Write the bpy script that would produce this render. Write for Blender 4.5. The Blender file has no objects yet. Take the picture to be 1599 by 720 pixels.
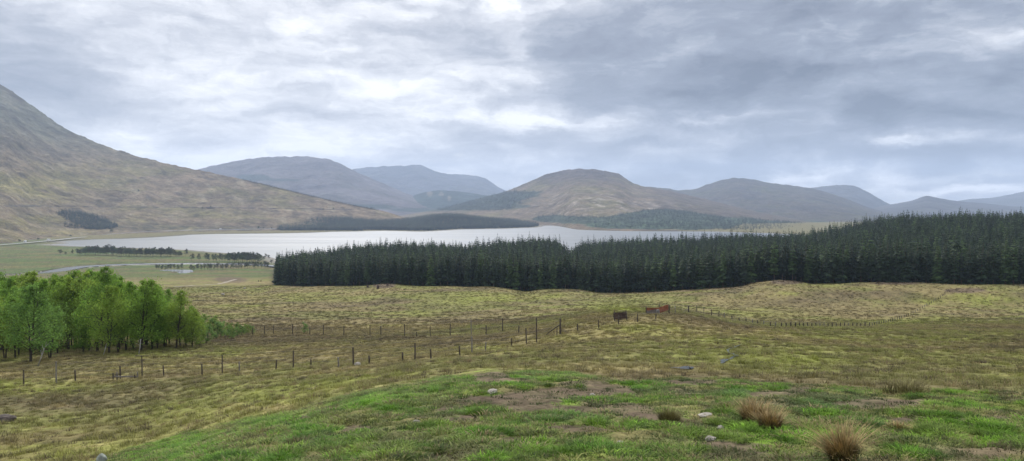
import bpy, bmesh, math, random
import numpy as np
from mathutils import Vector, Matrix
random.seed(7); rng = np.random.default_rng(11)
S = bpy.context.scene
COL = S.collection
# ------------------------------------------------------------------ camera geometry
F, CU, CV, HV = 1155.0, 799.5, 360.0, 325.0
CAMZ = 75.0
PITCH = math.atan((CV-HV)/F)
LOCH = CAMZ-70.0
def pix(u, v):
    """picture point -> (x/y, -z/y) ratios of its viewing direction"""
    a = np.asarray(u, float)-CU; b = CV-np.asarray(v, float)
    y = F*math.cos(PITCH)+b*math.sin(PITCH); z = -F*math.sin(PITCH)+b*math.cos(PITCH)
    return a/y, -z/y
def plane_pt(u, v, zz=LOCH):
    s, t = pix(u, v); Y = (CAMZ-zz)/t
    return float(s*Y), float(Y)
# ------------------------------------------------------------------ noise
def _hash(ix, iy, seed):
    h = (ix.astype(np.int64)*374761393 + iy.astype(np.int64)*668265263 + seed*1442695041) & 0xFFFFFFFF
    h = ((h ^ (h >> 13))*1274126177) & 0xFFFFFFFF
    return ((h ^ (h >> 16)) & 0xFFFF)/65535.0
def pn(x, y, seed=0):
    x = np.asarray(x, float); y = np.asarray(y, float)
    ix = np.floor(x); iy = np.floor(y); fx = x-ix; fy = y-iy
    ux = fx*fx*fx*(fx*(fx*6-15)+10); uy = fy*fy*fy*(fy*(fy*6-15)+10)
    def g(dx, dy):
        a = _hash(ix+dx, iy+dy, seed)*2*np.pi
        return np.cos(a)*(fx-dx)+np.sin(a)*(fy-dy)
    n = (g(0,0)*(1-ux)+g(1,0)*ux)*(1-uy)+(g(0,1)*(1-ux)+g(1,1)*ux)*uy
    return n*1.45
def fbm(x, y, octv=4, seed=0, gain=0.5):
    r = 0; a = 1; n = 0
    for k in range(octv):
        r = r+a*pn(x*2**k+17.3*k, y*2**k-9.1*k, seed+k); n += a; a *= gain
    return r/n
def sm(x, a, b):
    t = np.clip((x-a)/(b-a), 0, 1); return t*t*(3-2*t)
# ------------------------------------------------------------------ interpolation
def pchip(xk, yk, x):
    xk = np.asarray(xk, float); yk = np.asarray(yk, float); x = np.asarray(x, float)
    h = np.diff(xk); d = np.diff(yk)/h
    m = np.zeros_like(yk); m[0] = d[0]; m[-1] = d[-1]
    for i in range(1, len(xk)-1):
        if d[i-1]*d[i] > 0:
            w1 = 2*h[i]+h[i-1]; w2 = h[i]+2*h[i-1]
            m[i] = (w1+w2)/(w1/d[i-1]+w2/d[i])
    xx = np.clip(x, xk[0], xk[-1]); i = np.clip(np.searchsorted(xk, xx)-1, 0, len(xk)-2)
    t = (xx-xk[i])/h[i]
    return ((2*t**3-3*t**2+1)*yk[i]+(t**3-2*t**2+t)*h[i]*m[i]+(-2*t**3+3*t**2)*yk[i+1]+(t**3-t**2)*h[i]*m[i+1])
def pl(pts, x):
    xs, ys = zip(*pts); return pchip(xs, ys, x)
# ------------------------------------------------------------------ the lie of the land, measured columns
UK = [-300, 0, 200, 400, 600, 800, 1000, 1200, 1400, 1600, 1900]
ROWS = [
 (2.5, [1180,1180,1180,1180,1180,1180,1180,1180,1180,1180,1180]),
 (5,   [ 960, 950, 940, 905, 890, 880, 880, 880, 880, 880, 890]),
 (7.5, [ 860, 850, 822, 790, 778, 770, 768, 768, 768, 770, 780]),
 (10,  [ 825, 812, 768, 728, 712, 702, 700, 700, 700, 702, 710]),
 (14,  [ 800, 780, 745, 682, 655, 642, 640, 640, 641, 643, 650]),
 (20,  [ 770, 748, 725, 664, 618, 596, 600, 602, 606, 610, 615]),
 (28,  [ 725, 708, 692, 645, 600, 581, 583, 585, 588, 590, 595]),
 (42,  [ 655, 645, 638, 610, 577, 563, 560, 562, 566, 566, 570]),
 (65,  [ 592, 590, 586, 577, 562, 547, 530, 534, 538, 540, 540]),
 (92,  [ 560, 558, 552, 549, 544, 524, 492, 512, 520, 521, 522]),
 (120, [ 540, 539, 532, 530, 527, 514, 481, 508, 513, 513, 514]),
 (165, [ 515, 514, 510, 509, 510, 501, 487, 504, 506, 502, 502]),
 (240, [ 482, 482, 482, 485, 485, 479, 475, 476, 477, 478, 478]),
]
VF = [(-300,452),(0,450),(200,449),(400,447),(425,446),(470,447.5),(550,447.5),(575,446),(600,443.5),(625,445),(660,447.5),(700,447.5),(735,449),(765,448),(790,451),(825,456),(845,452.5),(880,452),(905,452.5),(925,457),(960,459),(1010,457),(1060,455),(1110,451),(1160,448),(1180,442),(1215,438),(1240,439),(1275,443.5),(1310,443),(1350,441.5),(1400,441.5),(1450,443),(1500,444.5),(1560,444.5),(1600,444),(1900,442)]
YF = [(-300,450),(0,450),(400,440),(430,420),(600,370),(800,340),(1000,330),(1200,305),(1400,285),(1600,270),(1900,260)]
YB = [(-300,820),(0,820),(400,830),(440,850),(600,830),(800,800),(880,860),(1000,880),(1200,850),(1400,720),(1600,640),(1900,620)]
TOPV = [(430,400),(445,396),(500,389),(545,379),(560,378),(600,377),(640,375),(700,378),(735,380),(760,377),(800,372),(850,366),(870,369),(885,380),(893,384),(905,375),(930,366),(960,364),(1000,363),(1050,363),(1100,361),(1165,360),(1200,364),(1230,363),(1260,359),(1300,354),(1340,346),(1400,337),(1450,335),(1500,334),(1600,333),(1900,330)]
TREEH = 16.5
def dropV(d, Y): return HV+F*d/Y
TU = np.arange(-600, 2201, 5.0)
LY = np.linspace(math.log(2.5), math.log(20000), 520)
def build_table():
    T = np.zeros((len(TU), len(LY)))
    rowv = [pchip(UK, r[1], TU) for r in ROWS]
    vf = pl(VF, TU); yf = pl(YF, TU); yb = pl(YB, TU); top = pl(TOPV, TU)
    for i, u in enumerate(TU):
        f = float(sm(u, 405, 428))               # 0: valley, 1: plantation
        Y = [r[0] for r in ROWS]; V = [rv[i] for rv in rowv]
        a = yf[i]; b = yb[i]
        Y.append(max(a*0.82, 240+.4*(a-240))); V.append(vf[i]*0.62+0.38*V[-1]-1)
        Y.append(a); V.append(vf[i])
        Y.append(a*1.07); V.append(vf[i]+f*2.0-(1-f)*3)
        vb = top[i]+F*TREEH/b
        vbl = dropV(69.2, b)
        Y.append(a+0.45*(b-a)); V.append(f*(vf[i]*0.42+vb*0.58)+(1-f)*436)
        Y.append(b); V.append(f*vb+(1-f)*vbl)
        y2 = b+170
        ridge = math.exp(-((u-1255)/75)**2)     # pale grassy rise behind the plantation
        Y.append(y2); V.append(f*(vb*0.3+0.7*dropV(62, y2))+(1-f)*dropV(69.2, y2))
        y3 = 1230
        V.append((1-ridge*0.98)*dropV(69.0, y3)+ridge*0.98*352.5); Y.append(y3)
        y4 = 1600; Y.append(y4); V.append(dropV(69.0-12*ridge, y4))
        for y5 in (2500, 20000): Y.append(y5); V.append(dropV(68.8, y5))
        T[i] = pchip(np.log(Y), V, LY)
    k = np.array([1,2,3,2,1.]); k /= k.sum()
    Tp = np.pad(T, ((2,2),(0,0)), mode='edge')
    T = sum(k[j]*Tp[j:j+len(TU)] for j in range(5))
    return T
TAB = build_table()
def lookup(U, Y):
    fu = np.clip((U-TU[0])/5.0, 0, len(TU)-1.001); fy = np.clip((np.log(Y)-LY[0])/(LY[1]-LY[0]), 0, len(LY)-1.001)
    iu = fu.astype(int); iy = fy.astype(int); a = fu-iu; b = fy-iy
    return (TAB[iu,iy]*(1-a)+TAB[iu+1,iy]*a)*(1-b)+(TAB[iu,iy+1]*(1-a)+TAB[iu+1,iy+1]*a)*b
# loch outline (loch-level picture points)
LPX = [(76,382.5),(110,380),(92,377.5),(118,375.5),(150,374),(190,373),(235,371),(270,369),(300,366.5),(340,365.5),(430,364.5),(480,363.6),(520,362),(560,361.5),(600,360.5),(640,361.5),(660,362),(690,360.5),(720,358.3),(780,357.2),(830,355.8),(846,354.6),(850,352.6),(870,351.8),(900,353),(920,356),(960,358.5),(1010,360.5),(1060,361.5),(1120,362),(1200,364.5),(1300,370),(1290,385),(1000,396),(700,410),(500,414),(440,409),(425,402),(395,398),(340,394),(300,390.5),(240,388),(180,386.5),(120,384.5)]
LPOLY = np.array([plane_pt(u, v) for u, v in LPX])
RIV = [(20,436,14),(70,427,15),(100,421,15),(125,417,15),(160,414.6,14),(200,413,13),(240,412.2,13),(300,411.8,12),(360,412.3,11),(400,413.5,10),(445,416,9),(520,418,8)]
RPOLY = np.array([plane_pt(u, v) for u, v, w in RIV]); RW = np.array([w for *_, w in RIV], float)*.62
PPX = [(246,422.3),(262,421.3),(297,421.6),(300,423.5),(298,427.5),(286,431),(272,430),(282,426.5),(268,424.6)]
PPOLY = np.array([plane_pt(u, v) for u, v in PPX])
def poly_sd(P, x, y):
    d = np.full(x.shape, 1e9); inside = np.zeros(x.shape, bool)
    for i in range(len(P)):
        ax, ay = P[i]; bx, by = P[(i+1) % len(P)]
        ex, ey = bx-ax, by-ay; L = ex*ex+ey*ey+1e-9
        t = np.clip(((x-ax)*ex+(y-ay)*ey)/L, 0, 1)
        d = np.minimum(d, np.hypot(x-ax-t*ex, y-ay-t*ey))
        c = ((ay > y) != (by > y)) & (x < (bx-ax)*(y-ay)/(by-ay+1e-12)+ax)
        inside ^= c
    return np.where(inside, -d, d)
def line_d(P, W, x, y):
    best = np.full(x.shape, 1e9)
    for i in range(len(P)-1):
        ax, ay = P[i]; bx, by = P[i+1]; ex, ey = bx-ax, by-ay; L = ex*ex+ey*ey+1e-9
        t = np.clip(((x-ax)*ex+(y-ay)*ey)/L, 0, 1)
        best = np.minimum(best, np.hypot(x-ax-t*ex, y-ay-t*ey)-(W[i]*(1-t)+W[i+1]*t))
    return best
def terrain(x, y, fine=True):
    x = np.asarray(x, float); y = np.asarray(y, float)
    Y = np.maximum(y, 2.5); U = 800+F*x/Y
    V = lookup(U, Y)
    z = CAMZ-(V-HV)/F*Y
    z = np.where(y < 2.5, z+0.25*np.clip(2.5-y, 0, 3)*0.6, z)
    if fine:
        near = sm(Y, 3, 9)*(1-sm(Y, 30, 60))
        z = z+near*(0.055*fbm(x/.42, y/.42, 2, 2)*(1-sm(Y, 16, 30))+0.10*fbm(x/1.1, y/1.1, 3, 3)+0.10*fbm(x/3.7, y/3.7, 2, 5))
        mid = sm(Y, 18, 45)*(1-sm(Y, 500, 700))
        z = z+mid*(0.14*fbm(x/2.6, y/2.6, 2, 9)+0.45*fbm(x/13., y/13., 3, 21))*sm(Y, 10, 60)
        z = z+sm(Y, 150, 300)*(1-sm(Y, 380, 520))*0.35*fbm(x/46., y/30., 3, 31)
    # the wooded spit across the water
    h1 = 30*np.exp(-(np.abs((U-560)/135))**4)*(0.8+0.3*np.sin((U-430)/40.))
    h2 = 30*np.exp(-((U-715)/60)**2)+14*np.exp(-((U-800)/45)**2)
    far = sm(Y, 2300, 2640)*(1-sm(Y, 2750, 3200))
    z = z+np.where(Y > 2000, far*(h1+h2), 0)
    rise = sm(Y, 2150, 2900)*sm(U, 860, 960)*14*(1-sm(Y, 3300, 4000))
    z = z+np.where(Y > 2000, rise, 0)
    m = (Y > 560) & (Y < 4200)
    if m.any():
        sd = poly_sd(LPOLY, x[m], y[m])+10*fbm(x[m]/60, y[m]/60, 2, 77)
        zz = z[m]; shore = LOCH+0.02+np.clip(sd, -60, 1e9)*np.where(sd < 0, 0.05, 0.035)
        zz = np.where(sd < 0, shore, np.minimum(zz, shore+np.where(zz > LOCH+3, sm(sd, 10, 330)*60, sm(sd, 30, 90)*200)))
        rd = line_d(RPOLY, RW, x[m], y[m])
        zz = np.where((rd < 3) & (Y[m] < 1200), np.minimum(zz, LOCH-0.7+np.clip(rd, 0, 3)*0.47+0.15), zz)
        pd = poly_sd(PPOLY, x[m], y[m])
        zz = np.where(pd < 3, np.minimum(zz, LOCH-0.5+np.clip(pd, 0, 3)*0.42), zz)
        z = z.copy(); z[m] = zz
    return z
def ground_at(u, v, ymin=4, ymax=1500):
    """first meeting of a viewing direction with the land"""
    s, t = pix(u, v); Y = np.exp(np.linspace(math.log(ymin), math.log(ymax), 1500))
    zt = terrain(s*Y, Y); zr = CAMZ-t*Y
    k = np.argmax(zr < zt)
    if zr[k] >= zt[k]: k = len(Y)-1
    return Vector((float(s*Y[k]), float(Y[k]), float(zt[k])))
def gz(x, y): return float(terrain(np.array([x]), np.array([y]))[0])
# ------------------------------------------------------------------ ground colour (true surface colours)
C_TAN = np.array([.190,.157,.072]); C_OLIVE = np.array([.150,.158,.047]); C_LIME = np.array([.190,.210,.044])
C_VIVID = np.array([.118,.205,.022]); C_HEATH = np.array([.096,.073,.048]); C_MUD = np.array([.112,.084,.058])
C_STRAW = np.array([.255,.200,.100]); C_VALLEY = np.array([.080,.108,.036]); C_BLUEG = np.array([.095,.145,.055])
KNOLL = [(-300,800),(0,760),(150,722),(250,690),(330,668),(450,650),(520,628),(600,610),(700,589),(760,580),(850,582),(930,590),(1000,597),(1100,590),(1200,598),(1300,603),(1400,610),(1600,613),(1900,615)]
LIME = [(970,483,48,8,1.),(470,464,75,6,.8),(370,480,60,7,.5),(860,463,60,7,.6),(770,467,70,9,.8),(660,492,60,6,.6),(1250,566,80,13,.9),(1400,505,60,5,.9),(1460,470,34,5,1.),(1540,503,60,4,.5),(770,547,70,7,.8),(1150,545,90,12,.4),(60,612,80,8,.8),(30,607,70,7,.6),(250,640,60,12,.3),(230,560,60,10,.7),(360,553,25,6,.7),(880,505,30,6,.7),(1000,515,60,9,.5),(1450,560,70,9,.35),(1200,490,60,10,.6),(560,535,50,9,.4),(1340,518,60,4,.6),(1480,530,80,5,.5),(300,610,60,9,.3),(1470,495,50,3,.5),(640,550,60,6,.4),(120,600,50,6,.5),(1080,560,60,8,.4),(880,530,50,8,.5)]
HEATH = [(460,528,130,7,.95),(340,530,60,9,.8),(600,530,150,4,.7),(780,500,60,5,.7),(90,630,60,14,.6),(180,645,70,14,.5),(250,585,70,6,.4),(560,545,60,8,.4),(660,578,60,6,.4),(880,495,90,3,.4),(1290,480,120,10,.5),(600,480,200,8,.5),(350,500,120,8,.5),(1000,450,150,8,.4),(1480,580,160,14,.45),(1330,575,120,12,.4),(200,690,120,16,.3),(1160,550,40,10,.5),(1075,503,28,10,.6),(520,497,120,5,.6),(130,570,100,8,.5),(740,600,60,5,.3),(900,568,120,6,.3),(1450,545,160,10,.3)]
MUD = [(768,592,24,8,1.3),(745,627,34,7,.9),(800,622,20,5,.8),(860,618,45,9,1.),(820,636,40,7,.9),(955,612,35,9,.9),(985,640,40,9,.7),(905,642,40,6,.7),(560,673,30,7,.8),(640,640,25,5,.6),(1090,598,45,5,.8),(1210,618,40,5,.8),(1375,634,60,7,1.1),(1545,657,50,4,.7),(900,672,60,6,.5),(905,600,30,4,.5),(1130,700,60,8,.5),(1180,705,40,6,.5),(1250,611,30,4,.7),(480,655,25,5,.5),(700,660,25,6,.5),(600,446,14,3.5,1.2),(1230,441,24,3,.8),(1510,454,26,3.4,1.),(1400,443,40,2,.6),(360,437,30,5,.5),(1420,660,25,6,.6),(700,640,30,5,.6),(740,655,25,6,.6),(1020,655,40,7,.5),(800,690,50,8,.4)]
STRAW = [(440,641,80,6,.9),(330,672,60,6,.8),(640,603,60,4,.5),(990,500,30,5,.5),(840,575,60,4,.4),(950,578,70,4,.4),(1060,515,40,10,.3),(200,575,60,10,.7),(300,572,60,10,.6),(400,565,60,10,.4),(120,590,60,8,.4),(100,620,60,6,.4),(760,660,40,10,.4),(1150,655,40,12,.5),(1120,690,40,10,.5),(1500,690,60,12,.4),(430,700,60,12,.25),(650,690,80,12,.2)]
def blobs(L, U, V, wob):
    r = np.zeros_like(U)
    for (u, v, ru, rv, a) in L:
        m = (np.abs(U-u) < 3*ru) & (np.abs(V-v) < 3*rv+12)
        if m.any():
            r[m] += a*np.exp(-((U[m]-u)/ru)**2-((V[m]-v)/rv)**2)
    return r
def mix(a, b, w): return a*(1-w[..., None])+b*w[..., None]
def ground_colour(x, y, z):
    Y = np.maximum(y, 2.5); t = (CAMZ-z)/Y; U = 800+F*x/Y; V = HV+F*t
    Y = Y.copy()
    n1 = fbm(x/70, y/55, 4, 101); n2 = fbm(x/11, y/9, 4, 111); n3 = fbm(x/2.4, y/2.4, 3, 121); n4 = fbm(x/0.7, y/0.7, 2, 131)
    wob = n2*0.6+n3*0.4
    c = np.broadcast_to(C_TAN, x.shape+(3,)).copy()
    c = mix(c, C_OLIVE, sm(1.3*n1+.7*n2+.2*n3, -.25, .3)*.8)
    c = mix(c, C_HEATH, sm(fbm(x/34, y/20, 4, 141)+.2*n3, .0, .34)*.62)
    c = mix(c, C_LIME, sm(fbm(x/28, y/20, 4, 151)+.3*n3, .22, .6)*.55)
    c = mix(c, C_STRAW, sm(n3+.4*fbm(x/9, y/6, 3, 161), .22, .7)*.6)
    nn = .35+.65*sm(wob, -.35, .25)
    b = .72*blobs(LIME, U, V, wob)
    c = mix(c, C_LIME, np.clip(b*nn*1.2, 0, .85))
    b = blobs(HEATH, U, V, wob)
    c = mix(c, C_HEATH, np.clip(b*(.25+.65*sm(-wob, -.3, .3))*.9, 0, .75))
    c = mix(c, C_STRAW, np.clip(blobs(STRAW, U, V, wob)*sm(n3+.3*n4, -.3, .4), 0, .8))
    # valley floor and the far land
    val = sm(Y, 560, 700)*(1-sm(U, 470, 600))*(1-sm(Y, 1600, 1750))
    cv = mix(np.broadcast_to(C_VALLEY, c.shape).copy(), C_TAN*.7, sm(fbm(x/120, y/50, 4, 171), -.25, .3)*.75)
    cv = mix(cv, C_HEATH, sm(fbm(x/60, y/22, 4, 181), .05, .35)*.6)
    cv = mix(cv, np.array([.06,.06,.035]), sm(fbm(x/35, y/14, 3, 185), .2, .5)*.6)
    c = mix(c, 0, val)+cv*val[..., None]
    far = sm(Y, 1500, 1750)
    c = mix(c, np.array([.13,.115,.058]), far*.85)
    # plantation floor
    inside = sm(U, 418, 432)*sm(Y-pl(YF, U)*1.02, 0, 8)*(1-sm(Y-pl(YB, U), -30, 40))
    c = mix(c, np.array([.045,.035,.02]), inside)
    # knoll: short vivid turf, trodden mud
    kv = V-pl(KNOLL, U)+9*wob+3*n4
    kn = sm(kv, -4, 6)*(1-sm(Y, 38, 50))
    turf = mix(np.broadcast_to(C_VIVID, c.shape).copy(), C_LIME*.85, sm(n3+.5*n2, -.3, .5)*.42)
    turf = mix(turf, C_BLUEG, sm(fbm(x/1.9, y/1.4, 3, 191), .05, .5)*.6)
    turf = mix(turf, C_STRAW*.72, sm(fbm(x/1.3, y/1.0, 4, 201)+.25*n4+.16, .0, .3)*.8)
    turf = mix(turf, C_MUD, sm(fbm(x/2.2, y/1.5, 5, 211)+.3*n4, .02, .24)*.85*sm(U, 480, 640))
    bg = blobs([(1300,632,70,9,1.),(1160,618,60,6,.8),(1000,612,80,6,.4),(830,640,40,5,.5),(880,655,60,6,.5),(1060,690,50,8,.5)], U, V, wob)
    turf = mix(turf, C_BLUEG, np.clip(bg, 0, .85))
    vg = blobs([(270,700,90,14,.8),(440,660,90,12,.7),(600,625,60,9,.8),(700,607,50,9,1.),(660,640,50,9,.5),(730,690,90,12,.6),(880,630,22,7,1.2),(1010,608,26,5,1.2),(1180,668,70,14,.9),(880,587,70,5,.9),(1120,592,60,4,.7),(1520,670,90,12,.7),(1500,636,50,6,.8),(1230,690,60,12,.9),(1450,690,60,14,.4)], U, V, wob)
    turf = mix(turf, C_VIVID*1.12, np.clip(vg*(.5+.5*nn), 0, .85))
    md = 1.3*blobs(MUD, U, V, wob)
    turf = mix(turf, C_STRAW, np.clip(blobs(STRAW, U, V, wob)*nn, 0, .7))
    c = c*(1-kn[..., None])+turf*kn[..., None]
    mudw = sm(md*(.75+.9*sm(wob+.4*n4, -.4, .35)), .26, .5)
    c = mix(c, C_MUD, mudw*.9)
    c = mix(c, C_MUD*.5, mudw*sm(fbm(x/.5, y/.35, 3, 221), .1, .4)*.6*(Y < 40))
    m = (Y > 560) & (Y < 4200)
    if m.any():
        sd = poly_sd(LPOLY, x[m], y[m])
        w = np.zeros_like(x); w[m] = (1-sm(sd, 6, 30))*.9
        nearb = sm(U, 540, 570)+(1-sm(Y, 1500, 1700)); nearb = np.clip(nearb, 0, 1)
        c = mix(c, np.array([.095,.085,.070]), w*(1-nearb)); c = mix(c, np.array([.20,.185,.165]), w*nearb)
        rd = line_d(RPOLY, RW, x[m], y[m]); w = np.zeros_like(x); w[m] = (1-sm(rd, 3, 8))*(Y[m] < 1200)
        c = mix(c, np.array([.05,.042,.03]), w*.9)
        rb = line_d(RPOLY-np.array([0, 9.]), RW, x[m], y[m]); w = np.zeros_like(x)
        w[m] = (1-sm(rb, -1, 3))*(rd > 0)*(x[m] < -330)*(x[m] > -515)
        c = mix(c, np.array([.34,.31,.27]), w*.9)
    c = c*1.02*(1+.26*n3+.3*n4)[..., None]
    return np.clip(c, .01, .6), kn, mudw, inside
# ------------------------------------------------------------------ materials
def new_mat(name):
    m = bpy.data.materials.new(name); m.use_nodes = True
    nt = m.node_tree; b = nt.nodes['Principled BSDF']
    b.inputs['Specular IOR Level'].default_value = .2
    return m, nt, b
def N(nt, typ, **kw):
    n = nt.nodes.new(typ)
    for k, v in kw.items():
        if k in n.bl_rna.properties: setattr(n, k, v)
        else: n.inputs[k].default_value = v
    return n
def simple_mat(name, rgb, rough=.8, var=.35, scale=8., bump=.3, metal=0, rand=0., rgb2=None):
    m, nt, b = new_mat(name); L = nt.links
    tc = N(nt, 'ShaderNodeTexCoord'); no = N(nt, 'ShaderNodeTexNoise'); no.inputs['Scale'].default_value = scale; no.inputs['Detail'].default_value = 5
    L.new(tc.outputs['Object'], no.inputs['Vector'])
    mx = N(nt, 'ShaderNodeMix', data_type='RGBA')
    c1 = tuple(c*(1-var) for c in rgb); c2 = rgb2 or tuple(min(1, c*(1+var)) for c in rgb)
    mx.inputs[6].default_value = (*c1, 1); mx.inputs[7].default_value = (*c2, 1)
    rp = N(nt, 'ShaderNodeMapRange'); rp.inputs[1].default_value = .35; rp.inputs[2].default_value = .65
    L.new(no.outputs['Fac'], rp.inputs[0]); L.new(rp.outputs[0], mx.inputs[0])
    out = mx.outputs[2]
    if rand:
        oi = N(nt, 'ShaderNodeObjectInfo'); hs = N(nt, 'ShaderNodeHueSaturation')
        r = N(nt, 'ShaderNodeMapRange'); r.inputs[3].default_value = 1-rand; r.inputs[4].default_value = 1+rand
        L.new(oi.outputs['Random'], r.inputs[0]); L.new(r.outputs[0], hs.inputs['Value']); L.new(out, hs.inputs['Color']); out = hs.outputs[0]
    L.new(out, b.inputs['Base Color'])
    b.inputs['Roughness'].default_value = rough; b.inputs['Metallic'].default_value = metal
    if bump:
        bp = N(nt, 'ShaderNodeBump'); bp.inputs['Strength'].default_value = bump; bp.inputs['Distance'].default_value = .05
        L.new(no.outputs['Fac'], bp.inputs['Height']); L.new(bp.outputs[0], b.inputs['Normal'])
    return m
def ground_mat(name, layers, bump_layers, attr='col'):
    """vertex colour x world-space noise layers: (scale, detail, strength)"""
    m, nt, b = new_mat(name); L = nt.links
    at = N(nt, 'ShaderNodeAttribute'); at.attribute_name = attr
    geo = N(nt, 'ShaderNodeNewGeometry'); fac = None
    for sc, det, st in layers:
        no = N(nt, 'ShaderNodeTexNoise'); no.inputs['Scale'].default_value = sc; no.inputs['Detail'].default_value = det; no.inputs['Roughness'].default_value = .65
        L.new(geo.outputs['Position'], no.inputs['Vector'])
        r = N(nt, 'ShaderNodeMapRange'); r.inputs[1].default_value = .3; r.inputs[2].default_value = .7; r.inputs[3].default_value = 1-st; r.inputs[4].default_value = 1+st
        L.new(no.outputs['Fac'], r.inputs[0])
        if fac is None: fac = r.outputs[0]
        else:
            mm = N(nt, 'ShaderNodeMath', operation='MULTIPLY'); L.new(fac, mm.inputs[0]); L.new(r.outputs[0], mm.inputs[1]); fac = mm.outputs[0]
    vm = N(nt, 'ShaderNodeVectorMath', operation='SCALE'); L.new(at.outputs['Color'], vm.inputs[0]); L.new(fac, vm.inputs['Scale'])
    L.new(vm.outputs[0], b.inputs['Base Color']); b.inputs['Roughness'].default_value = 1.; b.inputs['Specular IOR Level'].default_value = .05
    last = None
    for sc, det, st, dist in bump_layers:
        no = N(nt, 'ShaderNodeTexNoise'); no.inputs['Scale'].default_value = sc; no.inputs['Detail'].default_value = det; no.inputs['Roughness'].default_value = .65
        L.new(geo.outputs['Position'], no.inputs['Vector'])
        bp = N(nt, 'ShaderNodeBump'); bp.inputs['Strength'].default_value = st; bp.inputs['Distance'].default_value = dist
        L.new(no.outputs['Fac'], bp.inputs['Height'])
        if last: L.new(last.outputs[0], bp.inputs['Normal'])
        last = bp
    if last: L.new(last.outputs[0], b.inputs['Normal'])
    return m
def foliage_mat(name, stops, transl=.25, inst=None, noise=1.2, nvar=.3):
    """stops: colours picked by the object's random value; or by instancer attribute"""
    m, nt, b = new_mat(name); L = nt.links
    if inst:
        a = N(nt, 'ShaderNodeAttribute'); a.attribute_type = 'INSTANCER'; a.attribute_name = inst; col = a.outputs['Color']
    else:
        oi = N(nt, 'ShaderNodeObjectInfo'); cr = N(nt, 'ShaderNodeValToRGB'); e = cr.color_ramp.elements
        while len(e) > 1: e.remove(e[-1])
        e[0].position = stops[0][0]; e[0].color = (*stops[0][1], 1)
        for p, c in stops[1:]:
            q = e.new(p); q.color = (*c, 1)
        L.new(oi.outputs['Random'], cr.inputs[0]); col = cr.outputs[0]
    geo = N(nt, 'ShaderNodeNewGeometry'); no = N(nt, 'ShaderNodeTexNoise'); no.inputs['Scale'].default_value = noise; no.inputs['Detail'].default_value = 3
    L.new(geo.outputs['Position'], no.inputs['Vector'])
    r = N(nt, 'ShaderNodeMapRange'); r.inputs[1].default_value = .3; r.inputs[2].default_value = .7; r.inputs[3].default_value = 1-nvar; r.inputs[4].default_value = 1+nvar
    L.new(no.outputs['Fac'], r.inputs[0])
    ri = N(nt, 'ShaderNodeMapRange'); ri.inputs[3].default_value = .7; ri.inputs[4].default_value = 1.3
    L.new(geo.outputs['Random Per Island'], ri.inputs[0])
    mm = N(nt, 'ShaderNodeMath', operation='MULTIPLY'); L.new(r.outputs[0], mm.inputs[0]); L.new(ri.outputs[0], mm.inputs[1])
    vm = N(nt, 'ShaderNodeVectorMath', operation='SCALE'); L.new(col, vm.inputs[0]); L.new(mm.outputs[0], vm.inputs['Scale'])
    b.inputs['Roughness'].default_value = .75; b.inputs['Specular IOR Level'].default_value = .15
    L.new(vm.outputs[0], b.inputs['Base Color'])
    if transl:
        tr = N(nt, 'ShaderNodeBsdfTranslucent'); L.new(vm.outputs[0], tr.inputs[0]); ms = N(nt, 'ShaderNodeMixShader'); ms.inputs[0].default_value = transl
        L.new(b.outputs[0], ms.inputs[1]); L.new(tr.outputs[0], ms.inputs[2]); L.new(ms.outputs[0], nt.nodes['Material Output'].inputs[0])
    return m
# ------------------------------------------------------------------ objects
def props(o, label=None, cat=None, group=None, kind=None):
    if label: o['label'] = label
    if cat: o['category'] = cat
    if group: o['group'] = group
    if kind: o['kind'] = kind
    return o
def mesh_obj(name, verts, faces, mat, parent=None, smooth=False, attrs=None, link=True):
    me = bpy.data.meshes.new(name); verts = np.asarray(verts, dtype=np.float32)
    if isinstance(faces, np.ndarray):
        k = faces.shape[1]; me.vertices.add(len(verts)); me.vertices.foreach_set('co', verts.ravel())
        me.loops.add(faces.size); me.loops.foreach_set('vertex_index', faces.astype(np.int32).ravel())
        me.polygons.add(len(faces)); me.polygons.foreach_set('loop_start', np.arange(0, faces.size, k, dtype=np.int32))
        me.polygons.foreach_set('loop_total', np.full(len(faces), k, dtype=np.int32)) if hasattr(me.polygons[0], 'loop_total') and False else None
        me.update(calc_edges=True)
    else:
        me.from_pydata([tuple(map(float, v)) for v in verts], [], faces); me.update()
    if attrs:
        for an, arr in attrs.items():
            a = me.color_attributes.new(an, 'FLOAT_COLOR', 'POINT')
            a.data.foreach_set('color', np.concatenate([arr, np.ones((len(arr), 1))], 1).astype(np.float32).ravel())
    if smooth: me.polygons.foreach_set('use_smooth', np.ones(len(me.polygons), bool))
    if mat: me.materials.append(mat)
    o = bpy.data.objects.new(name, me)
    if link: COL.objects.link(o)
    if parent: o.parent = parent
    return o
def empty(name, loc, rz=0, **kw):
    o = bpy.data.objects.new(name, None); COL.objects.link(o); o.location = loc; o.rotation_euler = (0, 0, rz); o.empty_display_size = .5
    return props(o, **kw)
def grid_faces(nr, nc):
    i = np.arange(nr-1)[:, None]*nc+np.arange(nc-1)[None, :]
    return np.stack([i, i+1, i+nc+1, i+nc], -1).reshape(-1, 4)
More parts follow.
